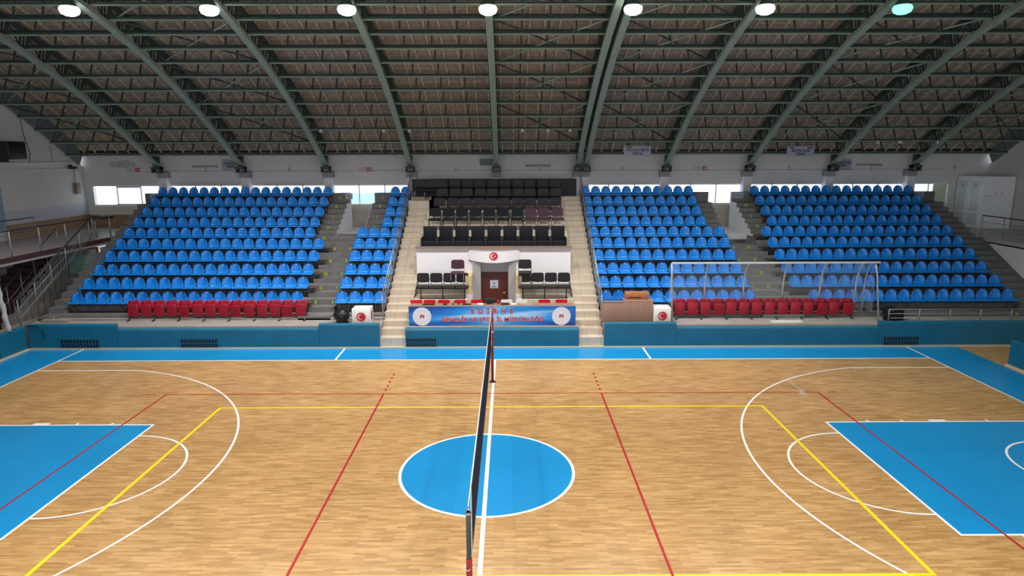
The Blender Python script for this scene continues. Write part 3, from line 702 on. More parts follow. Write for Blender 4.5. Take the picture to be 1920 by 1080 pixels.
# row 2 (front padded row): seven navy, three maroon
rr = random.Random(5)
for i in range(10):
    x = -2.55+.5555*i; kd = 'navy' if i < 7 else 'maroon'
    chair(kd, (x, 13.75, 3.47), '%s padded chair, %s from left, row behind the black armchairs' % ('dark navy' if i < 7 else 'maroon chrome-legged', ORD[i+1]), 'chairs in the honour stand', rr.uniform(-.05, .05))
for r, (y, z_, x0, x1, nmr) in enumerate(((14.75, 3.82, -2.45, 2.447, 'second'), (15.65, 4.17, -2.43, 2.485, 'third'), (16.55, 4.52, -2.5, 2.544, 'top'))):
    for i in range(10):
        x = x0+(x1-x0)*i/9
        chair('black', (x, y, z_), 'black padded chair, %s from left of ten, %s chair row of the honour stand' % (ORD[i+1], nmr), 'chairs in the honour stand', rr.uniform(-.06, .06))
chair('blackchrome', (-3.5, 16.5, 4.56), 'taller black chrome-legged chair at the left end of the top honour row', 'chairs in the honour stand')
chair('black', (-3.0, 16.55, 4.52), 'black padded chair between the chrome-legged chair and the top row of ten', 'chairs in the honour stand')
# nine square black armchairs
proto_a = None
for i in range(9):
    x = -2.63+.6265*i
    if proto_a is None:
        t = empty('armchair'); b = MB(); b.bevbox(-.26, .26, .42, .52, .35, 1.02, .02); b.build('backrest', M_NAVY, t)
        b = MB(); b.bevbox(-.25, .25, -.05, .45, .12, .50, .03); b.build('seat', M_NAVY, t)
        for s in (-1, 1): b = MB(); b.bevbox(min(s*.25, s*.315), max(s*.25, s*.315), -.05, .5, .02, .62, .02); b.build('armrest', M_DARK, t)
        b = MB(); b.box(-.25, .25, .0, .45, .05, .3); b.build('base', M_DARK, t); proto_a = t
    else: t = copy_tree(proto_a)
    t.location = (x, 12.45, 2.72); tag(t, 'square-backed black armchair, %s of nine from the left behind the white parapet' % ORD[i+1], 'armchair', 'black armchairs in the honour stand')
b = MB(); b.box(-3.95, 3.55, 17.5, 17.56, 4.52, 5.42)
for x in (-3.95, -1.5, 1.0, 3.5): b.box(x, x+.04, 17.56, 17.6, 4.5, 5.42)
tag(b.build('back_panel', M_BOARD), 'long dark navy panel behind the top row of the honour stand', 'panel')
# beam benches with four padded seats
for x0, wh in ((-2.95, 'left'), (.80, 'right')):
    t = empty('beam_bench', (x0, 10.72, 1.30), 0, 'four-seat black padded beam bench on the landing %s of the door' % wh, 'bench', 'padded benches by the door')
    for i in range(4):
        x = .24+.483*i
        b = MB(); b.bevbox(x-.235, x+.235, -.04, .40, .38, .47, .03); b.build('seat', M_PADBLK, t)
        b = MB(); b.prism([(x-.2, .57), (x-.1, .555), (x, .55), (x+.1, .555), (x+.2, .57), (x+.232, .62), (x+.218, .86), (x+.17, .9), (x-.17, .9), (x-.218, .86), (x-.232, .62)], .36, .41); b.build('backrest', M_PADBLK, t)
        b = MB()
        for s in (-.2, .2): b.tube([(x+s, .1, .4), (x+s, .36, .43), (x+s, .40, .7)], .012, 6)
        b.build('back_frame', M_DARK, t)
    b = MB(); b.box(.1, 1.85, .15, .2, .34, .39); b.build('beam', M_DARK, t)
    for x in (.17, .97, 1.77): b = MB(); b.beam((x, .17, .36), (x, .17, .02), .035, .035); b.box(x-.02, x+.02, -.05, .4, 0, .025); b.build('leg', M_DARK, t)
    b = MB(); b.box(.17, 1.77, .0, .03, .005, .03); b.build('floor_rail', M_DARK, t)
chair('maroon', (-1.43, 10.78, 1.80), 'maroon padded chair stood on top of the left padded bench', 'chairs stood on the benches')
chair('black', (1.05, 10.78, 1.80), 'black padded chair stood on top of the right padded bench', 'chairs stood on the benches')

# ================================================================ scorer's table with banner
t = empty('scorer_table', (-.12, 9.1, .66), 0, 'long scorer table with brown top behind the blue printed banner', 'table')
b = MB(); b.box(-2.84, 2.84, .03, .50, .70, .735); b.build('tabletop', M_COPING, t)
for x in (-2.7, -1.3, 0, 1.3, 2.7): b = MB(); b.box(x-.025, x+.025, .43, .48, .06, .7); b.build('leg', M_DARK, t)
bn = empty('table_banner', (-.115, 9.08, 1.055), 0, 'blue printed banner with red lettering and two round white crests on the table front', 'banner')
b = MB(); b.box(-2.85, 2.85, -.012, .012, -.345, .345); b.build('banner_sheet', M_BANNER, bn)
for s_, sz, zc, wd, sp in (('EDİRNE', .24, .185, 1.42, 2.0), ('GENÇLİK VE SPOR İL MÜDÜRLÜĞÜ', .20, -.115, 3.5, 1.05)):
    text(s_, sz, M_TXTW, (0, -.015, zc), bn, 'letter_outline', sp, wd, .001, bold=.011)
    text(s_, sz, M_TXTR, (0, -.021, zc), bn, 'lettering', sp, wd, .001, bold=.006)
b = MB(); b.box(-1.45, 1.1, -.03, -.012, -.345, -.31); b.build('lower_batten', M_COPING, bn)
for x in (-2.4, 2.36):
    b = MB(); b.disc((x, -.018, 0), .32, 40); c = b.build('round_crest', M_EMW, bn)
    b = MB()
    for q in range(16): a = 2*math.pi*q/16; b.disc((x+.26*math.cos(a), -.021, .26*math.sin(a)), .011, 8)
    for (dx, dz, s_) in ((-.05, 0, 1), (.0, .02, .8), (.055, 0, 1)):
        b.disc((x+dx, -.021, dz+.05), .018*s_, 10); b.add([(x+dx-.03*s_, -.021, dz+.03), (x+dx+.03*s_, -.021, dz+.03), (x+dx+.012, -.021, dz-.07*s_), (x+dx-.012, -.021, dz-.07*s_)], [(0, 1, 2, 3)])
    b.build('crest_figures', M_FLAGR, c)
    b = MB(); b.disc((x, -.020, 0), .19, 40, r0=.183); b.disc((x, -.020, 0), .305, 40, r0=.30); b.build('crest_ring', mat('crest_grey', (.50, .42, .48), .6), c)
# plastic chairs
def plastic(kind, x, label):
    key = 'pl'+kind; mm = M_REDCH if kind == 'red' else M_WHCH
    if key not in CH:
        t = empty('plastic_chair')
        b = MB(); b.bevbox(-.21, .21, -.02, .40, .42, .445, .012); b.build('seat', mm, t)
        b = MB(); b.prism([(-.19, .5), (.19, .5), (.215, .72), (.2, .765), (.16, .785), (-.16, .785), (-.2, .765), (-.215, .72)], .40, .425); b.build('backrest', mm, t)
        for sx in (-1, 1):
            for yy in (.02, .38): b = MB(); b.tube([(sx*.19, yy, .42), (sx*.2, yy+(.06 if yy > .1 else -.04), 0)], .013, 6); b.build('leg', M_DARK, t)
        b = MB()
        for sx in (-1, 1): b.tube([(sx*.17, .38, .42), (sx*.17, .43, .55)], .012, 6)
        b.build('back_frame', M_DARK, t); CH[key] = t
    else: t = copy_tree(CH[key])
    t.location = (x, 9.76, .745-.17); tag(t, label, 'chair', 'plastic chairs at the scorer table'); return t
px = [(-2.856, 'red'), (-2.381, 'red'), (-1.868, 'red'), (-1.29, 'red'), (-.70, 'red'), (.375, 'white'), (.9, 'white'), (1.725, 'red'), (2.334, 'red')]
for i, (x, kd) in enumerate(px):
    t = plastic(kd, x, '%s plastic chair behind the scorer table, %s from the left' % (kd, ORD[i+1])); t.location.z = .722-.105
    t.location.z = .72
# fix height: backs reach 1.36 so the seats are low folding type
for o in bpy.data.objects:
    if o.name.startswith('plastic_chair'): o.scale = (1, 1, .86)
# things on the table
TZ = 1.396
b = MB(); b.bevbox(-.42, -.01, 9.42, 9.47, TZ+.02, TZ+.15, .01); b.box(-.26, -.16, 9.44, 9.52, TZ, TZ+.03)
t = empty('monitor', (-.21, 9.45, TZ), 0, 'black monitor standing on the scorer table in front of the door', 'monitor')
o = MB().bevbox(-.21, .21, -.03, .03, .04, .21, .012).build('screen_case', M_DARK, t); MB().box(-.1, .1, -.06, .08, 0, .06).build('stand', M_DARK, t)
for (nm_, x, w_, d_, h_, mm, lab, cat) in (('keyboard', -2.32, .42, .15, .03, M_DARK, 'black keyboard near the left end of the scorer table', 'keyboard'),
        ('laptop_bag', -1.75, .14, .16, .035, M_DARK, 'small black pouch on the table before the third red chair', 'pouch'),
        ('keyboard', -1.0, .30, .15, .03, M_DARK, 'black keyboard left of the white papers on the table', 'keyboard'),
        ('paper_stack', -.53, .2, .2, .035, M_WHCH, 'white paper stack beside the black monitor', 'papers'),
        ('dark_bundle', .32, .28, .16, .05, M_DARK, 'dark cloth bundle on the table before the first white chair', 'bundle'),
        ('paper_stack', .62, .2, .2, .03, M_WHCH, 'white papers on the table between the two white chairs', 'papers'),
        ('cable_tray', 1.05, .4, .12, .02, M_GREY, 'grey flat device on the table before the second white chair', 'device'),
        ('wooden_block', 1.42, .08, .1, .03, M_ORANGEW, 'small orange-brown block on the table left of the red chair', 'block')):
    b = MB(); b.bevbox(-w_/2, w_/2, -d_/2, d_/2, 0, h_, .008); o = tag(b.build(nm_, mm), lab, cat); o.location = (x, 9.38, TZ)
b = MB(); b.lathe([(.035, 0), (.036, .12), (.015, .15), (.015, .17)], n=12); o = tag(b.build('bottle', M_REDCH), 'small red bottle right of the black monitor', 'bottle'); o.location = (.08, 9.42, TZ)
t = empty('headset', (-1.38, 9.4, TZ), 0, 'black headphones lying on the table before the fourth red chair', 'headphones')
MB().tube([(.1*math.cos(a*math.pi/8), 0, .02+.1*math.sin(a*math.pi/8)) for a in range(9)], .008, 6).build('band', M_DARK, t)
for s in (-1, 1): MB().lathe([(.02, 0), (.035, .01), (.035, .03), (.02, .04)], (s*.1, 0, 0), 12).build('ear_cup', M_DARK, t)

# ================================================================ padding along the court edge
def pad(x0, x1, y0, y1, z1, label, axis='x'):
    b = MB(); th = .06; r = .05
    if axis == 'x':
        nseg = 1
        poly = [(y0, .03), (y0, z1-r), (y0+.015, z1-.018), (y0+r, z1), (y1, z1), (y1, .03)]
        b.prismX(poly, x0, x1)
    else:
        sgn = 1 if x1 > x0 else -1
        poly = [(x0, .03), (x0, z1-r), (x0+sgn*.015, z1-.018), (x0+sgn*r, z1), (x1, z1), (x1, .03)]; b.prism(poly, y0, y1)
    for p in range(len(b.f)): pass
    return tag(b.build('wall_pad', M_PAD), label, 'padding', 'teal wall padding around the court')
P0, P1 = 8.84, 8.98
for x0, x1, z1, lab in ((-15.85, -12.86, .87, 'tall teal pad at the far left corner with a grille'), (-12.85, -6.01, .70, 'long low teal pad below the left red seats'),
                        (-6.0, -3.95, .86, 'tall teal pad below the bin and white box, left of the cream stairs'), (-3.07, 2.84, .66, 'long teal pad below the blue banner'),
                        (3.70, 6.14, .87, 'tall teal pad below the wooden desk'), (6.15, 13.05, .70, 'long low teal pad below the right red seats'), (13.06, 20.0, .87, 'tall teal pad below the low railing at the far right')):
    pad(x0, x1, P0, P1, z1, lab)
for y0, y1, lab in ((7.62, 8.8, 'teal pad beside the left court corner, farthest on the left side'), (6.3, 7.58, 'teal pad on the left side, second from the far corner'), (-2, 6.27, 'long teal pad along the left side of the court')):
    pad(-15.9, -16.05, y0, y1, .82, lab, 'y')
pad(15.95, 16.1, 1.5, 6.75, .82, 'teal pad at the right side of the court with a rounded end', 'y')
b = MB(); b.tube([(-15.92, 8.82, .82), (-15.5, 8.83, .84), (-15.35, 8.81, .72), (-15.28, 8.8, .45)], .018, 6); tag(b.build('loose_strap', M_DARK), 'black strap hanging over the pad at the far left corner', 'strap')
for x0, x1, wh in ((-14.77, -13.49, 'leftmost of the four'), (-10.7, -9.46, 'second from the left, below the red seats'), (-3.03, -2.03, 'below the left end of the banner'), (13.24, 14.43, 'rightmost of the four')):
    t = empty('floor_grille', (x0, P0, .06), 0, 'dark ventilation grille with teal bars, %s' % wh, 'grille', 'grilles in the court edge padding')
    W = x1-x0; H = .30
    MB().box(0, W, -.012, 0, 0, H).build('dark_opening', M_DARK, t)
    b = MB(); b.box(-.03, W+.03, -.03, -.01, H-.01, H+.02); b.box(-.03, 0, -.03, -.01, 0, H); b.box(W, W+.03, -.03, -.01, 0, H); b.box(0, W, -.03, -.015, H*.45, H*.45+.015)
    n = 12
    for k in range(1, n): b.box(W*k/n-.008, W*k/n+.008, -.03, -.014, 0, H)
    b.build('bars', M_PAD, t)

# ================================================================ bins, boxes, desk
t = empty('waste_bin', (-5.35, 9.42, .76), 0, 'black bin with a crumpled black bag on the ledge left of the white box', 'bin')
MB().lathe([(.17, 0), (.19, .02), (.21, .3), (.2, .3)], n=20).build('bin_body', M_DARK, t)
b = MB(); n = 28; vs = []; rg = random.Random(2)
prof = [(.215, .12), (.25, .16), (.275, .26), (.27, .34), (.235, .39), (.2, .40), (.17, .33), (.1, .28)]
for r_, z_ in prof:
    for j in range(n): a = 2*math.pi*j/n; q = 1+rg.uniform(-.06, .06); vs.append((r_*q*math.cos(a), r_*q*math.sin(a), z_+rg.uniform(-.015, .015)))
b.add(vs, [(i*n+j, i*n+(j+1) % n, (i+1)*n+(j+1) % n, (i+1)*n+j) for i in range(len(prof)-1) for j in range(n)], True); b.build('bin_bag', M_BAG, t)
t = empty('waste_bin', (13.78, 9.52, .76), 0, 'dark bin on the ledge behind the low railing at the right', 'bin')
MB().lathe([(.2, 0), (.22, .02), (.25, .36), (.26, .40), (.22, .43), (.16, .40)], n=20).build('bin_body', M_BAG, t); MB().bevbox(.12, .46, -.1, .15, 0, .36, .05).build('bin_bag', M_BAG, t)
for x0, wh, rz, fx in ((-4.92, 'between the black bin and the cream stairs', .02, .62), (5.43, 'right of the wooden desk', -.04, .58)):
    t = empty('sponsor_cube', (x0, 9.12, .76), rz, 'white cube with red round emblem, %s' % wh, 'box', 'white emblem boxes on the ledge')
    MB().bevbox(0, fx, 0, .58, 0, .55, .012).build('box_body', M_WHCH, t)
    b = MB(); b.disc((fx*.5, -.004, .27), .155, 28); b.build('emblem_disc', M_FLAGR, t)
    b = MB(); crescent(b, (fx*.5-.02, .27), .10, -.008); b.disc((fx*.5, -.008, .27), .185, 28, r0=.175); b.build('emblem_crescent', mat('pink_white', (.70, .45, .45), .6), t)
    MB().box(fx+.001, fx+.004, .18, .38, .12, .42).build('side_print', M_FLAGR, t)
t = empty('wooden_desk', (3.68, 9.28, .76), 0, 'brown laminate desk front right of the cream stairs', 'desk')
MB().bevbox(0, 1.74, 0, .5, 0, .74, .01).build('desk_body', M_DESK, t); MB().box(-.01, .72, -.01, .5, .742, .77).build('steel_top', M_CHROME, t); MB().box(.74, 1.76, .0, .5, .742, .765).build('desk_top', M_DESK, t)
t = empty('wooden_crate', (4.5, 9.5, 1.53), 0, 'orange-brown wooden box with a dark slot, on top of the desk', 'box')
MB().bevbox(0, .80, 0, .25, 0, .25, .008).build('box_body', M_ORANGEW, t); MB().box(.1, .56, -.004, 0, .05, .09).build('slot', M_DARK, t)

# ================================================================ team bench shelter
t = empty('bench_shelter', (6.15, 10.0, .76), 0, 'clear curved bench shelter with steel arches behind the right red seats', 'shelter')
arc_ = [(.12, 0), (.10, 1.15), (.06, 1.40), (-.03, 1.68), (-.16, 1.87), (-.32, 1.99), (-.45, 2.04)]
for x in (1.27, 2.65, 4.05, 5.38, 6.65, 6.95):
    MB().tube([(x, y, z_) for y, z_ in arc_], .035 if x != 6.95 else .025, 8).build('arch_post', mat('shelter_steel', (.46, .45, .48), .4, metal=.2), t)
b = MB(); b.box(-.08, 7.1, -.50, -.44, 2.01, 2.07); b.build('front_beam', mat('pale_aluminium', (.62, .62, .64), .4, metal=.3), t)
for x in (-.08, 6.95):
    MB().tube([(x, -.45, 2.04), (x+(.0 if x < 0 else .06), -.52, 1.6), (x+(.06 if x < 0 else .22), -.62, .0)], .03, 8).build('front_leg', MATS['shelter_steel'], t)
b = MB(); n = len(arc_); vs = [(x, y, z_) for x in (0, 6.97) for y, z_ in arc_]; b.add(vs, [(i, i+1, i+1+n, i+n) for i in range(n-1)], True)
b.add([(0, .1, .3), (0, .1, 1.2), (0, -.4, 2.0), (0, -.55, 1.0), (0, -.55, .3)], [(0, 1, 2, 3, 4)]); b.add([(6.97, .1, .3), (6.97, .1, 1.2), (6.97, -.4, 2.0), (6.97, -.52, 1.0), (6.97, -.52, .3)], [(0, 1, 2, 3, 4)])
b.build('clear_panel', M_PC, t)

# ================================================================ railings
def railing(name, pts, label, h=.9, mids=(.3, .6), step=1.4, mt=M_RAIL, r=.018, rh=None, handm=None, group=None, grp_parts=True):
    p0 = Vector(pts[0]); t = empty(name, p0, 0, label, 'railing', group); P = [Vector(p)-p0 for p in pts]; U = Vector((0, 0, h))
    MB().tube([p+U for p in P], rh or r, 8).build('handrail', handm or mt, t)
    for q in mids: MB().tube([p+Vector((0, 0, q)) for p in P], .010, 6).build('mid_rail', mt, t)
    L_ = sum((P[i+1]-P[i]).length for i in range(len(P)-1)); n = max(1, round(L_/step))
    for k in range(n+1):
        d = L_*k/n
        for i in range(len(P)-1):
            s = (P[i+1]-P[i]).length
            if d <= s+1e-6: pt = P[i]+(P[i+1]-P[i])*(d/s); break
            d -= s
        MB().tube([pt, pt+U], r*.9, 8).build('rail_post', mt, t)
    return t
railing('stair_railing', [(-3.98, 9.7, .80), (-3.98, 17.4, 4.75)], 'steel railing along the left side of the left cream stairs', .85, (.2, .4, .6), .75)
railing('stair_railing', [(3.71, 9.7, .80), (3.71, 17.4, 4.75)], 'steel railing along the right side of the right cream stairs', .85, (.2, .4, .6), .75)
railing('low_railing', [(13.55, 9.2, .76), (19.9, 9.2, .76)], 'low steel railing on the ledge at the far right', .46, (.15, .3), 1.07, r=.02, rh=.012)
railing('gallery_railing', [(-16.35, -6, 3.12), (-16.35, 14.9, 3.12)], 'steel railing along the left gallery edge', .88, (.3, .6), 1.35, handm=M_HRAIL, r=.026, rh=.028)
railing('inner_railing', [(-19.2, -2, 3.1), (-19.2, 14.5, 3.1)], 'rear railing on the left gallery nearer the end wall', .9, (.3, .6), 1.6, handm=M_HRAIL, rh=.025)
railing('stair_railing', [(-16.25, 9.1, .72), (-16.25, 13.6, 3.15)], 'railing descending beside the left end of the stand', .95, (.3, .6), 1.05, handm=M_HRAIL, rh=.025)
railing('stair_railing', [(-17.3, 8.6, .1), (-17.3, 13.0, 2.75)], 'railing on the tiled stairs under the left gallery', .95, (.45,), .85, handm=M_HRAIL)
railing('gallery_railing', [(20.2, 14.5, 3.1), (20.2, -6, 3.1)], 'steel railing along the right gallery edge', .86, (.3, .6), 1.2, handm=M_HRAIL, rh=.025)
t = empty('stacked_rails', (-16.7, 14.95, 3.1), 0, 'dark frame at the head of the left gallery railings', 'frame')
MB().bevbox(-.35, .35, -.1, .3, .78, .90, .03).build('top', M_DARK, t)
for x in (-.3, .3): MB().tube([(x, 0, 0), (x, 0, .8)], .025, 8).build('leg', M_RAIL, t)

# ================================================================ left gallery, stairs below it
b = MB(); b.box(XL, -16.35, -12, YW, 2.86, 3.1); b.m = 1; b.box(-16.38, -16.33, -12, 15, 2.95, 3.12); struct(b.build('floor_gallery_left', [mat('gallery_floor', (.34, .30, .29), .4), M_DARKR]))
b = MB()
for k in range(12):
    y = 9.0+.36*k; b.box(-18.9, -17.4, y, 13.6, 0, .23+.225*k)
b.m = 1
for k in range(12):
    y = 9.0+.36*k; b.box(-17.4, -17.36, y-.02, y+.36 if k < 11 else 13.6, 0, .25+.225*k)
struct(b.build('stairs_left', [M_DARKR, M_TILEG]))
b = MB(); b.box(-19.9, -19.85, 2, 15, 0, 2.86); b.box(-18.9, -16.2, 13.6, 13.7, 0, 2.86)
struct(b.build('wall_under_gallery', M_DARKR))
b = MB(); b.box(-17.38, -16.2, 13.52, 13.58, 0, 2.8); struct(b.build('wall_stair_end', M_TILEG))
b = MB(); b.box(-17.3, -16.17, 13.45, 13.5, 1.8, 2.55); struct(b.build('window_21', M_GLASSG))
b = MB(); b.box(-17.36, -16.15, 8.95, 13.5, 0, .5); struct(b.build('floor_stair_passage', M_LEDGE))
# safety net hung beside the left stairs and its bundled edge
b = MB()
for k in range(26):
    y = 9.0+.17*k; z0 = .8+.60*(k*.17)*.9; b.beam((-16.32, y, z0), (-16.32, y+.05, z0+.9), .006, .006)
for q in range(7): b.beam((-16.32, 9.0, .85+.13*q), (-16.32, 13.3, .85+.13*q+2.32), .006, .006)
tag(b.build('safety_net', mat('net_grey', (.20, .22, .25), .8)), 'grey mesh net hanging on the railing beside the left stand end', 'net')
b = MB(); rs = []; pts = []
for k in range(24): z_ = .82+2.9*k/23; pts.append((-15.93-.012*k, 8.15+.0*k+.02*math.sin(k*1.3), z_)); rs.append(.075+.012*math.sin(k*2.1))
b.tube(pts, .08, 10, rs); tag(b.build('bundled_net', mat('pale_net', (.42, .42, .42), .9, bump=.6, nscale=30)), 'pale gathered net hanging at the left picture edge above the pads', 'net')

# ================================================================ right gallery and white cabin
b = MB(); b.box(20.0, 23.6, -12, YW, 2.9, 3.1); struct(b.build('floor_gallery_right', mat('gallery_floor_right', (.42, .41, .42), .35)))
b = MB(); b.box(20.0, 20.1, -12, 17.6, 0, 2.95); struct(b.build('wall_gallery_right', M_WALL))
t = empty('white_cabin', (22.15, 17.35, 3.1), 0, 'white panelled cabin with frosted doors on the right gallery', 'cabin')
MB().box(0, 1.4, 0, 1.8, 0, 2.36).build('body', M_PVC, t)
for k, y0 in enumerate((.08, .95)):
    d = MB(); d.box(-.03, 0, y0, y0+.82, .04, 2.3); d = d.build('door', M_PVC, t)
    MB().box(-.036, -.03, y0+.12, y0+.70, .75, 2.14).build('upper_pane', M_FROST, d); MB().box(-.036, -.03, y0+.12, y0+.70, .14, .66).build('lower_panel', M_FROST, d)
    b = MB(); b.disc((0, 0, 0), .07, 14); o = b.build('door_mark', M_GREY, d); o.rotation_euler.z = -math.pi/2; o.location = (-.04, y0+.4, 1.95)
b = MB(); b.box(.62, .66, -.012, 0, 0, 2.36); b.box(0, 1.4, -.012, 0, .80, .84); b.box(0, .06, -.02, 0, 0, 2.36); b.box(1.34, 1.4, -.02, 0, 0, 2.36); b.build('front_strips', M_FRAME, t)
b = MB()
for x, z_ in ((.18, 1.45), (.38, 1.45), (.55, 1.55), (.85, 1.6)): b.box(x, x+.05, -.02, 0, z_, z_+.06)
b.build('door_handles', M_GREY, t)

# ================================================================ things on the far wall
YF = YW-.02
for k, x in enumerate((-17.5, -6.46, 9.68)):
    t = empty('exit_sign', (x, YF-.03, 5.83), 0, 'faded pale sign with a red cross square, %s of three on the far wall' % ('left', 'middle', 'right')[k], 'sign', 'red cross signs on the far wall')
    MB().box(-.3, .3, -.01, .02, -.11, .11).build('sign_board', mat('faded_sign', (.55, .50, .55), .6), t); MB().box(.1, .27, -.016, -.01, -.09, .09).build('red_square', M_FLAGR, t)
    b = MB(); b.box(.17, .2, -.02, -.016, -.06, .06); b.box(.13, .24, -.02, -.016, -.015, .015); b.build('cross', M_EMW, t)
for k, x in enumerate((-14.06, 1.87, 17.75)):
    t = empty('tube_lamp', (x, YF-.08, 5.97), 0, 'unlit fluorescent tube lamp, %s of three on the far wall' % ('left', 'middle', 'right')[k], 'lamp', 'tube lamps on the far wall')
    MB().bevbox(-.61, .61, -.03, .08, 0, .05, .01).build('lamp_body', M_GREY, t); MB().tube([(-.58, -.01, -.035), (.58, -.01, -.035)], .03, 8).build('tube', M_TUBE, t)
b = MB(); b.box(-17, 21.5, YF-.015, YF, 5.755, 5.775)
for x in range(-16, 21, 4):
    b.box(x+1.9, x+1.95, YF-.02, YF, 5.74, 5.95)
for x in range(-33, 42): b.box(x*.5, x*.5+.06, YF-.02, YF, 5.75, 5.785)
tag(b.build('wall_cable', M_GREY), 'thin grey cable run clipped along the far wall', 'cable')
b = MB(); b.box(-.92, -.32, YF-.06, YF, 6.0, 6.3); tag(b.build('grey_cabinet', M_ENDB), 'grey box on the far wall left of the centre truss', 'box')
b = MB(); vs = []; 
for k in range(18): a = 2*math.pi*k/18; q = .75+.35*random.random(); vs.append((-18.0+.75*q*math.cos(a), YF-.002, 6.12+.2*q*math.sin(a)))
b.add(vs, [list(range(18))]); b.build('damp_stain', M_STAIN, bpy.data.objects['wall_far'])
# hanging cloth signs
def sign(x, y, z_, w_, h_, lines, label, sizes):
    t = empty('hanging_sign', (x, y, z_), 0, label, 'sign'); MB().bevbox(-w_/2, w_/2, 0, .012, -h_/2, h_/2, .005).build('sign_sheet', M_SIGN, t)
    for (s_, sz, zc, wd, mm) in lines: text(s_, sz, mm, (0, -.006, zc), t, 'lettering', 1, wd, .001, bold=.004)
    if y < 18:
        for sx in (-w_/2+.12, w_/2-.12): MB().beam((sx, .02, h_/2-.05), (sx, .06, h_/2+.12), .03, .01).build('hanging_strap', M_DARK, t)
    return t
t = sign(6.2, 17.03, 6.63, 1.2, .47, [('PROTOKOL YERİ VE', .15, .04, .98, M_TXT), ('TRİBÜNÜ', .15, -.11, .5, M_TXT)], 'pale cloth sign with dark lettering hung from the purlins, right of centre', 0)
b = MB(); b.box(-.5, -.25, -.008, -.004, .14, .19); b.build('logo_strip', M_MAROON, t); b = MB(); b.box(.2, .5, -.008, -.004, .14, .19); b.build('logo_strip', M_PALEB, t)
t = sign(13.48, 17.03, 6.60, 1.22, .46, [('MİSAFİR TAKIM', .15, .03, .80, M_TXT), ('TRİBÜNÜ', .15, -.11, .46, M_TXT)], 'pale cloth sign with dark lettering hung from the purlins at the right', 0)
b = MB(); b.box(-.5, -.3, -.008, -.004, .13, .18); b.box(.28, .52, -.008, -.004, .13, .18); b.build('logo_strip', M_MAROON, t)
sign(-12.85, YF-.015, 6.05, .85, .5, [('KONUK YERİ', .14, .08, .6, M_TXT), ('TRİBÜNÜ', .14, -.07, .4, M_TXT)], 'pale sign half hidden behind a truss foot on the far wall, left', 0)
sign(16.5, YF-.015, 6.0, .85, .5, [('EV SAHİBİ TAKIM', .12, .08, .72, M_TXT), ('TRİBÜNÜ', .12, -.06, .38, M_TXT)], 'pale sign half hidden behind a truss foot on the far wall, right', 0)
# loudspeaker, camera, boxes on the left wall
t = empty('loudspeaker', (-19.35, 13.9, 6.35), 0, 'black loudspeaker box on the left end wall', 'loudspeaker')
MB().bevbox(-.3, .35, -.48, .48, 0, .70, .04).build('cabinet', M_DARK, t); MB().box(-.595, -.1, -.05, .05, -.1, .05).build('wall_bracket', M_DARK, t)
t = empty('security_camera', (-19.75, 18.2, 5.95), 0, 'small white security camera in the far left corner', 'camera')
MB().bevbox(-.1, .12, -.2, .14, -.05, .07, .02).build('camera_body', M_POSTG, t); MB().box(-.2, -.05, 0, .05, 0, .15).build('bracket', M_POSTG, t)
b = MB(); b.bevbox(-19.95, -19.78, 18.35, 18.6, 4.75, 5.25, .01); tag(b.build('junction_box', M_LEG), 'brown-grey box on the left wall near the corner window', 'box')
b = MB(); b.tube([(XL+.02, 15.55, 8.1), (XL+.02, 15.6, 7.4), (XL+.02, 15.85, 6.6), (XL+.02, 15.7, 6.2)], .012, 6); b.tube([(XL+.03, 17.1, 6.9), (XL+.03, 17.15, 6.2)], .008, 6)
b.tube([(XL+.03, 18.5, 6.0), (XL+.03, 18.5, 5.2)], .012, 6)
tag(b.build('wall_cable', M_POSTG), 'dark cables running down the left end wall', 'cable')

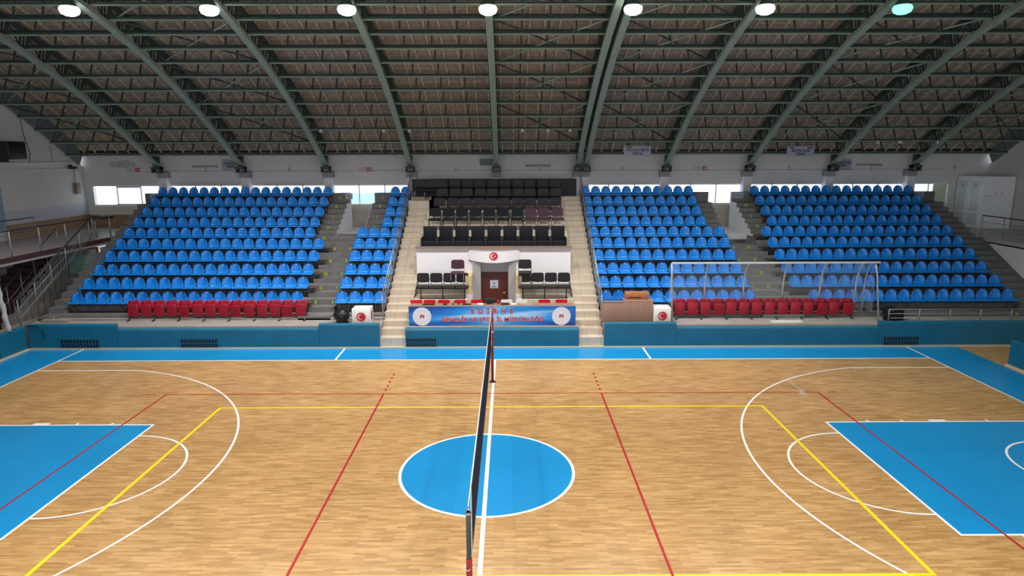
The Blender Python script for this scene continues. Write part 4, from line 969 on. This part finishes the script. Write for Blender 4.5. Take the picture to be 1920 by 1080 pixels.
# ================================================================ volleyball net
NZ0, NZ1, NY = 1.24, 2.24, 4.75; NX = -.03
t = empty('volleyball_net', (NX, 0, 0), 0, 'black volleyball net with pale tapes stretched across the court centre', 'net')
b = MB(); n = 95
sag = lambda y: -.02*(1-(y/NY)**2)
for k in range(n+1): y = -NY+2*NY*k/n; b.beam((0, y, NZ0+sag(y)), (0, y, NZ1+sag(y)), .008, .008)
for q in range(1, 10): b.sweep([(0, -NY+2*NY*k/12, NZ0+.1*q+sag(-NY+2*NY*k/12)) for k in range(13)], .007, .007)
b.build('net_mesh', M_NET, t)
b = MB(); b.sweep([(0, -NY+2*NY*k/12, NZ1+sag(-NY+2*NY*k/12)-.03) for k in range(13)], .012, .07); b.build('top_tape', M_TAPE, t)
b = MB(); b.sweep([(0, -NY+2*NY*k/12, NZ0+sag(-NY+2*NY*k/12)) for k in range(13)], .010, .03); b.build('bottom_tape', mat('dark_tape', (.10, .08, .12), .8), t)
for s in (-1, 1): MB().box(-.008, .008, s*NY-.02, s*NY+.02, NZ0, NZ1-.02).build('side_tape', M_TAPE, t)
b = MB()
for s in (-1, 1):
    b.tube([(0, s*NY, NZ1), (0, s*5.3, NZ1-.0)], .006, 6)
    for zz in (NZ0, NZ0+.5): b.tube([(0, s*NY, zz), (0, s*5.3, zz+.02)], .004, 6)
    for a_ in range(4): b.tube([(.0, s*5.33, NZ0+.25+a_*.02), (.07, s*5.4, NZ0+.27), (0, s*5.48, NZ0+.25), (-.07, s*5.4, NZ0+.23), (0, s*5.33, NZ0+.26)], .005, 5)
b.build('net_rope', M_TAPE, t)
for s, wh in ((-1, 'near'), (1, 'far')):
    p = empty('net_post', (NX+.01, s*5.42, 0), 0, '%s volleyball net post, %s' % (wh, 'grey with a dark red lower sleeve' if s < 0 else 'red, standing near the banner side'), 'post', 'volleyball net posts')
    MB().tube([(0, 0, 0), (0, 0, 2.24)], .03, 16).build('pole', M_POSTG if s < 0 else M_REDPAD, p)
    MB().tube([(0, 0, .02), (0, 0, 1.62 if s < 0 else 1.9)], .037, 16).build('sleeve', M_REDPAD, p)
    b = MB(); b.tube([(-.028, 0, 2.22), (-.02, 0, 2.265), (.0, 0, 2.28), (.02, 0, 2.265), (.028, 0, 2.22)], .011, 8); b.lathe([(.02, 0), (.034, .01), (.034, .03), (.02, .04)], (0, 0, 2.2), 12); b.build('pulley', M_CHROME, p)
    MB().lathe([(.10, 0), (.10, .012), (.06, .02)], n=20).build('base_plate', M_DARK, p)

for o in bpy.data.objects:
    if o.type == 'MESH' and o.parent is None and 'label' not in o and 'kind' not in o: print('UNTAGGED', o.name)
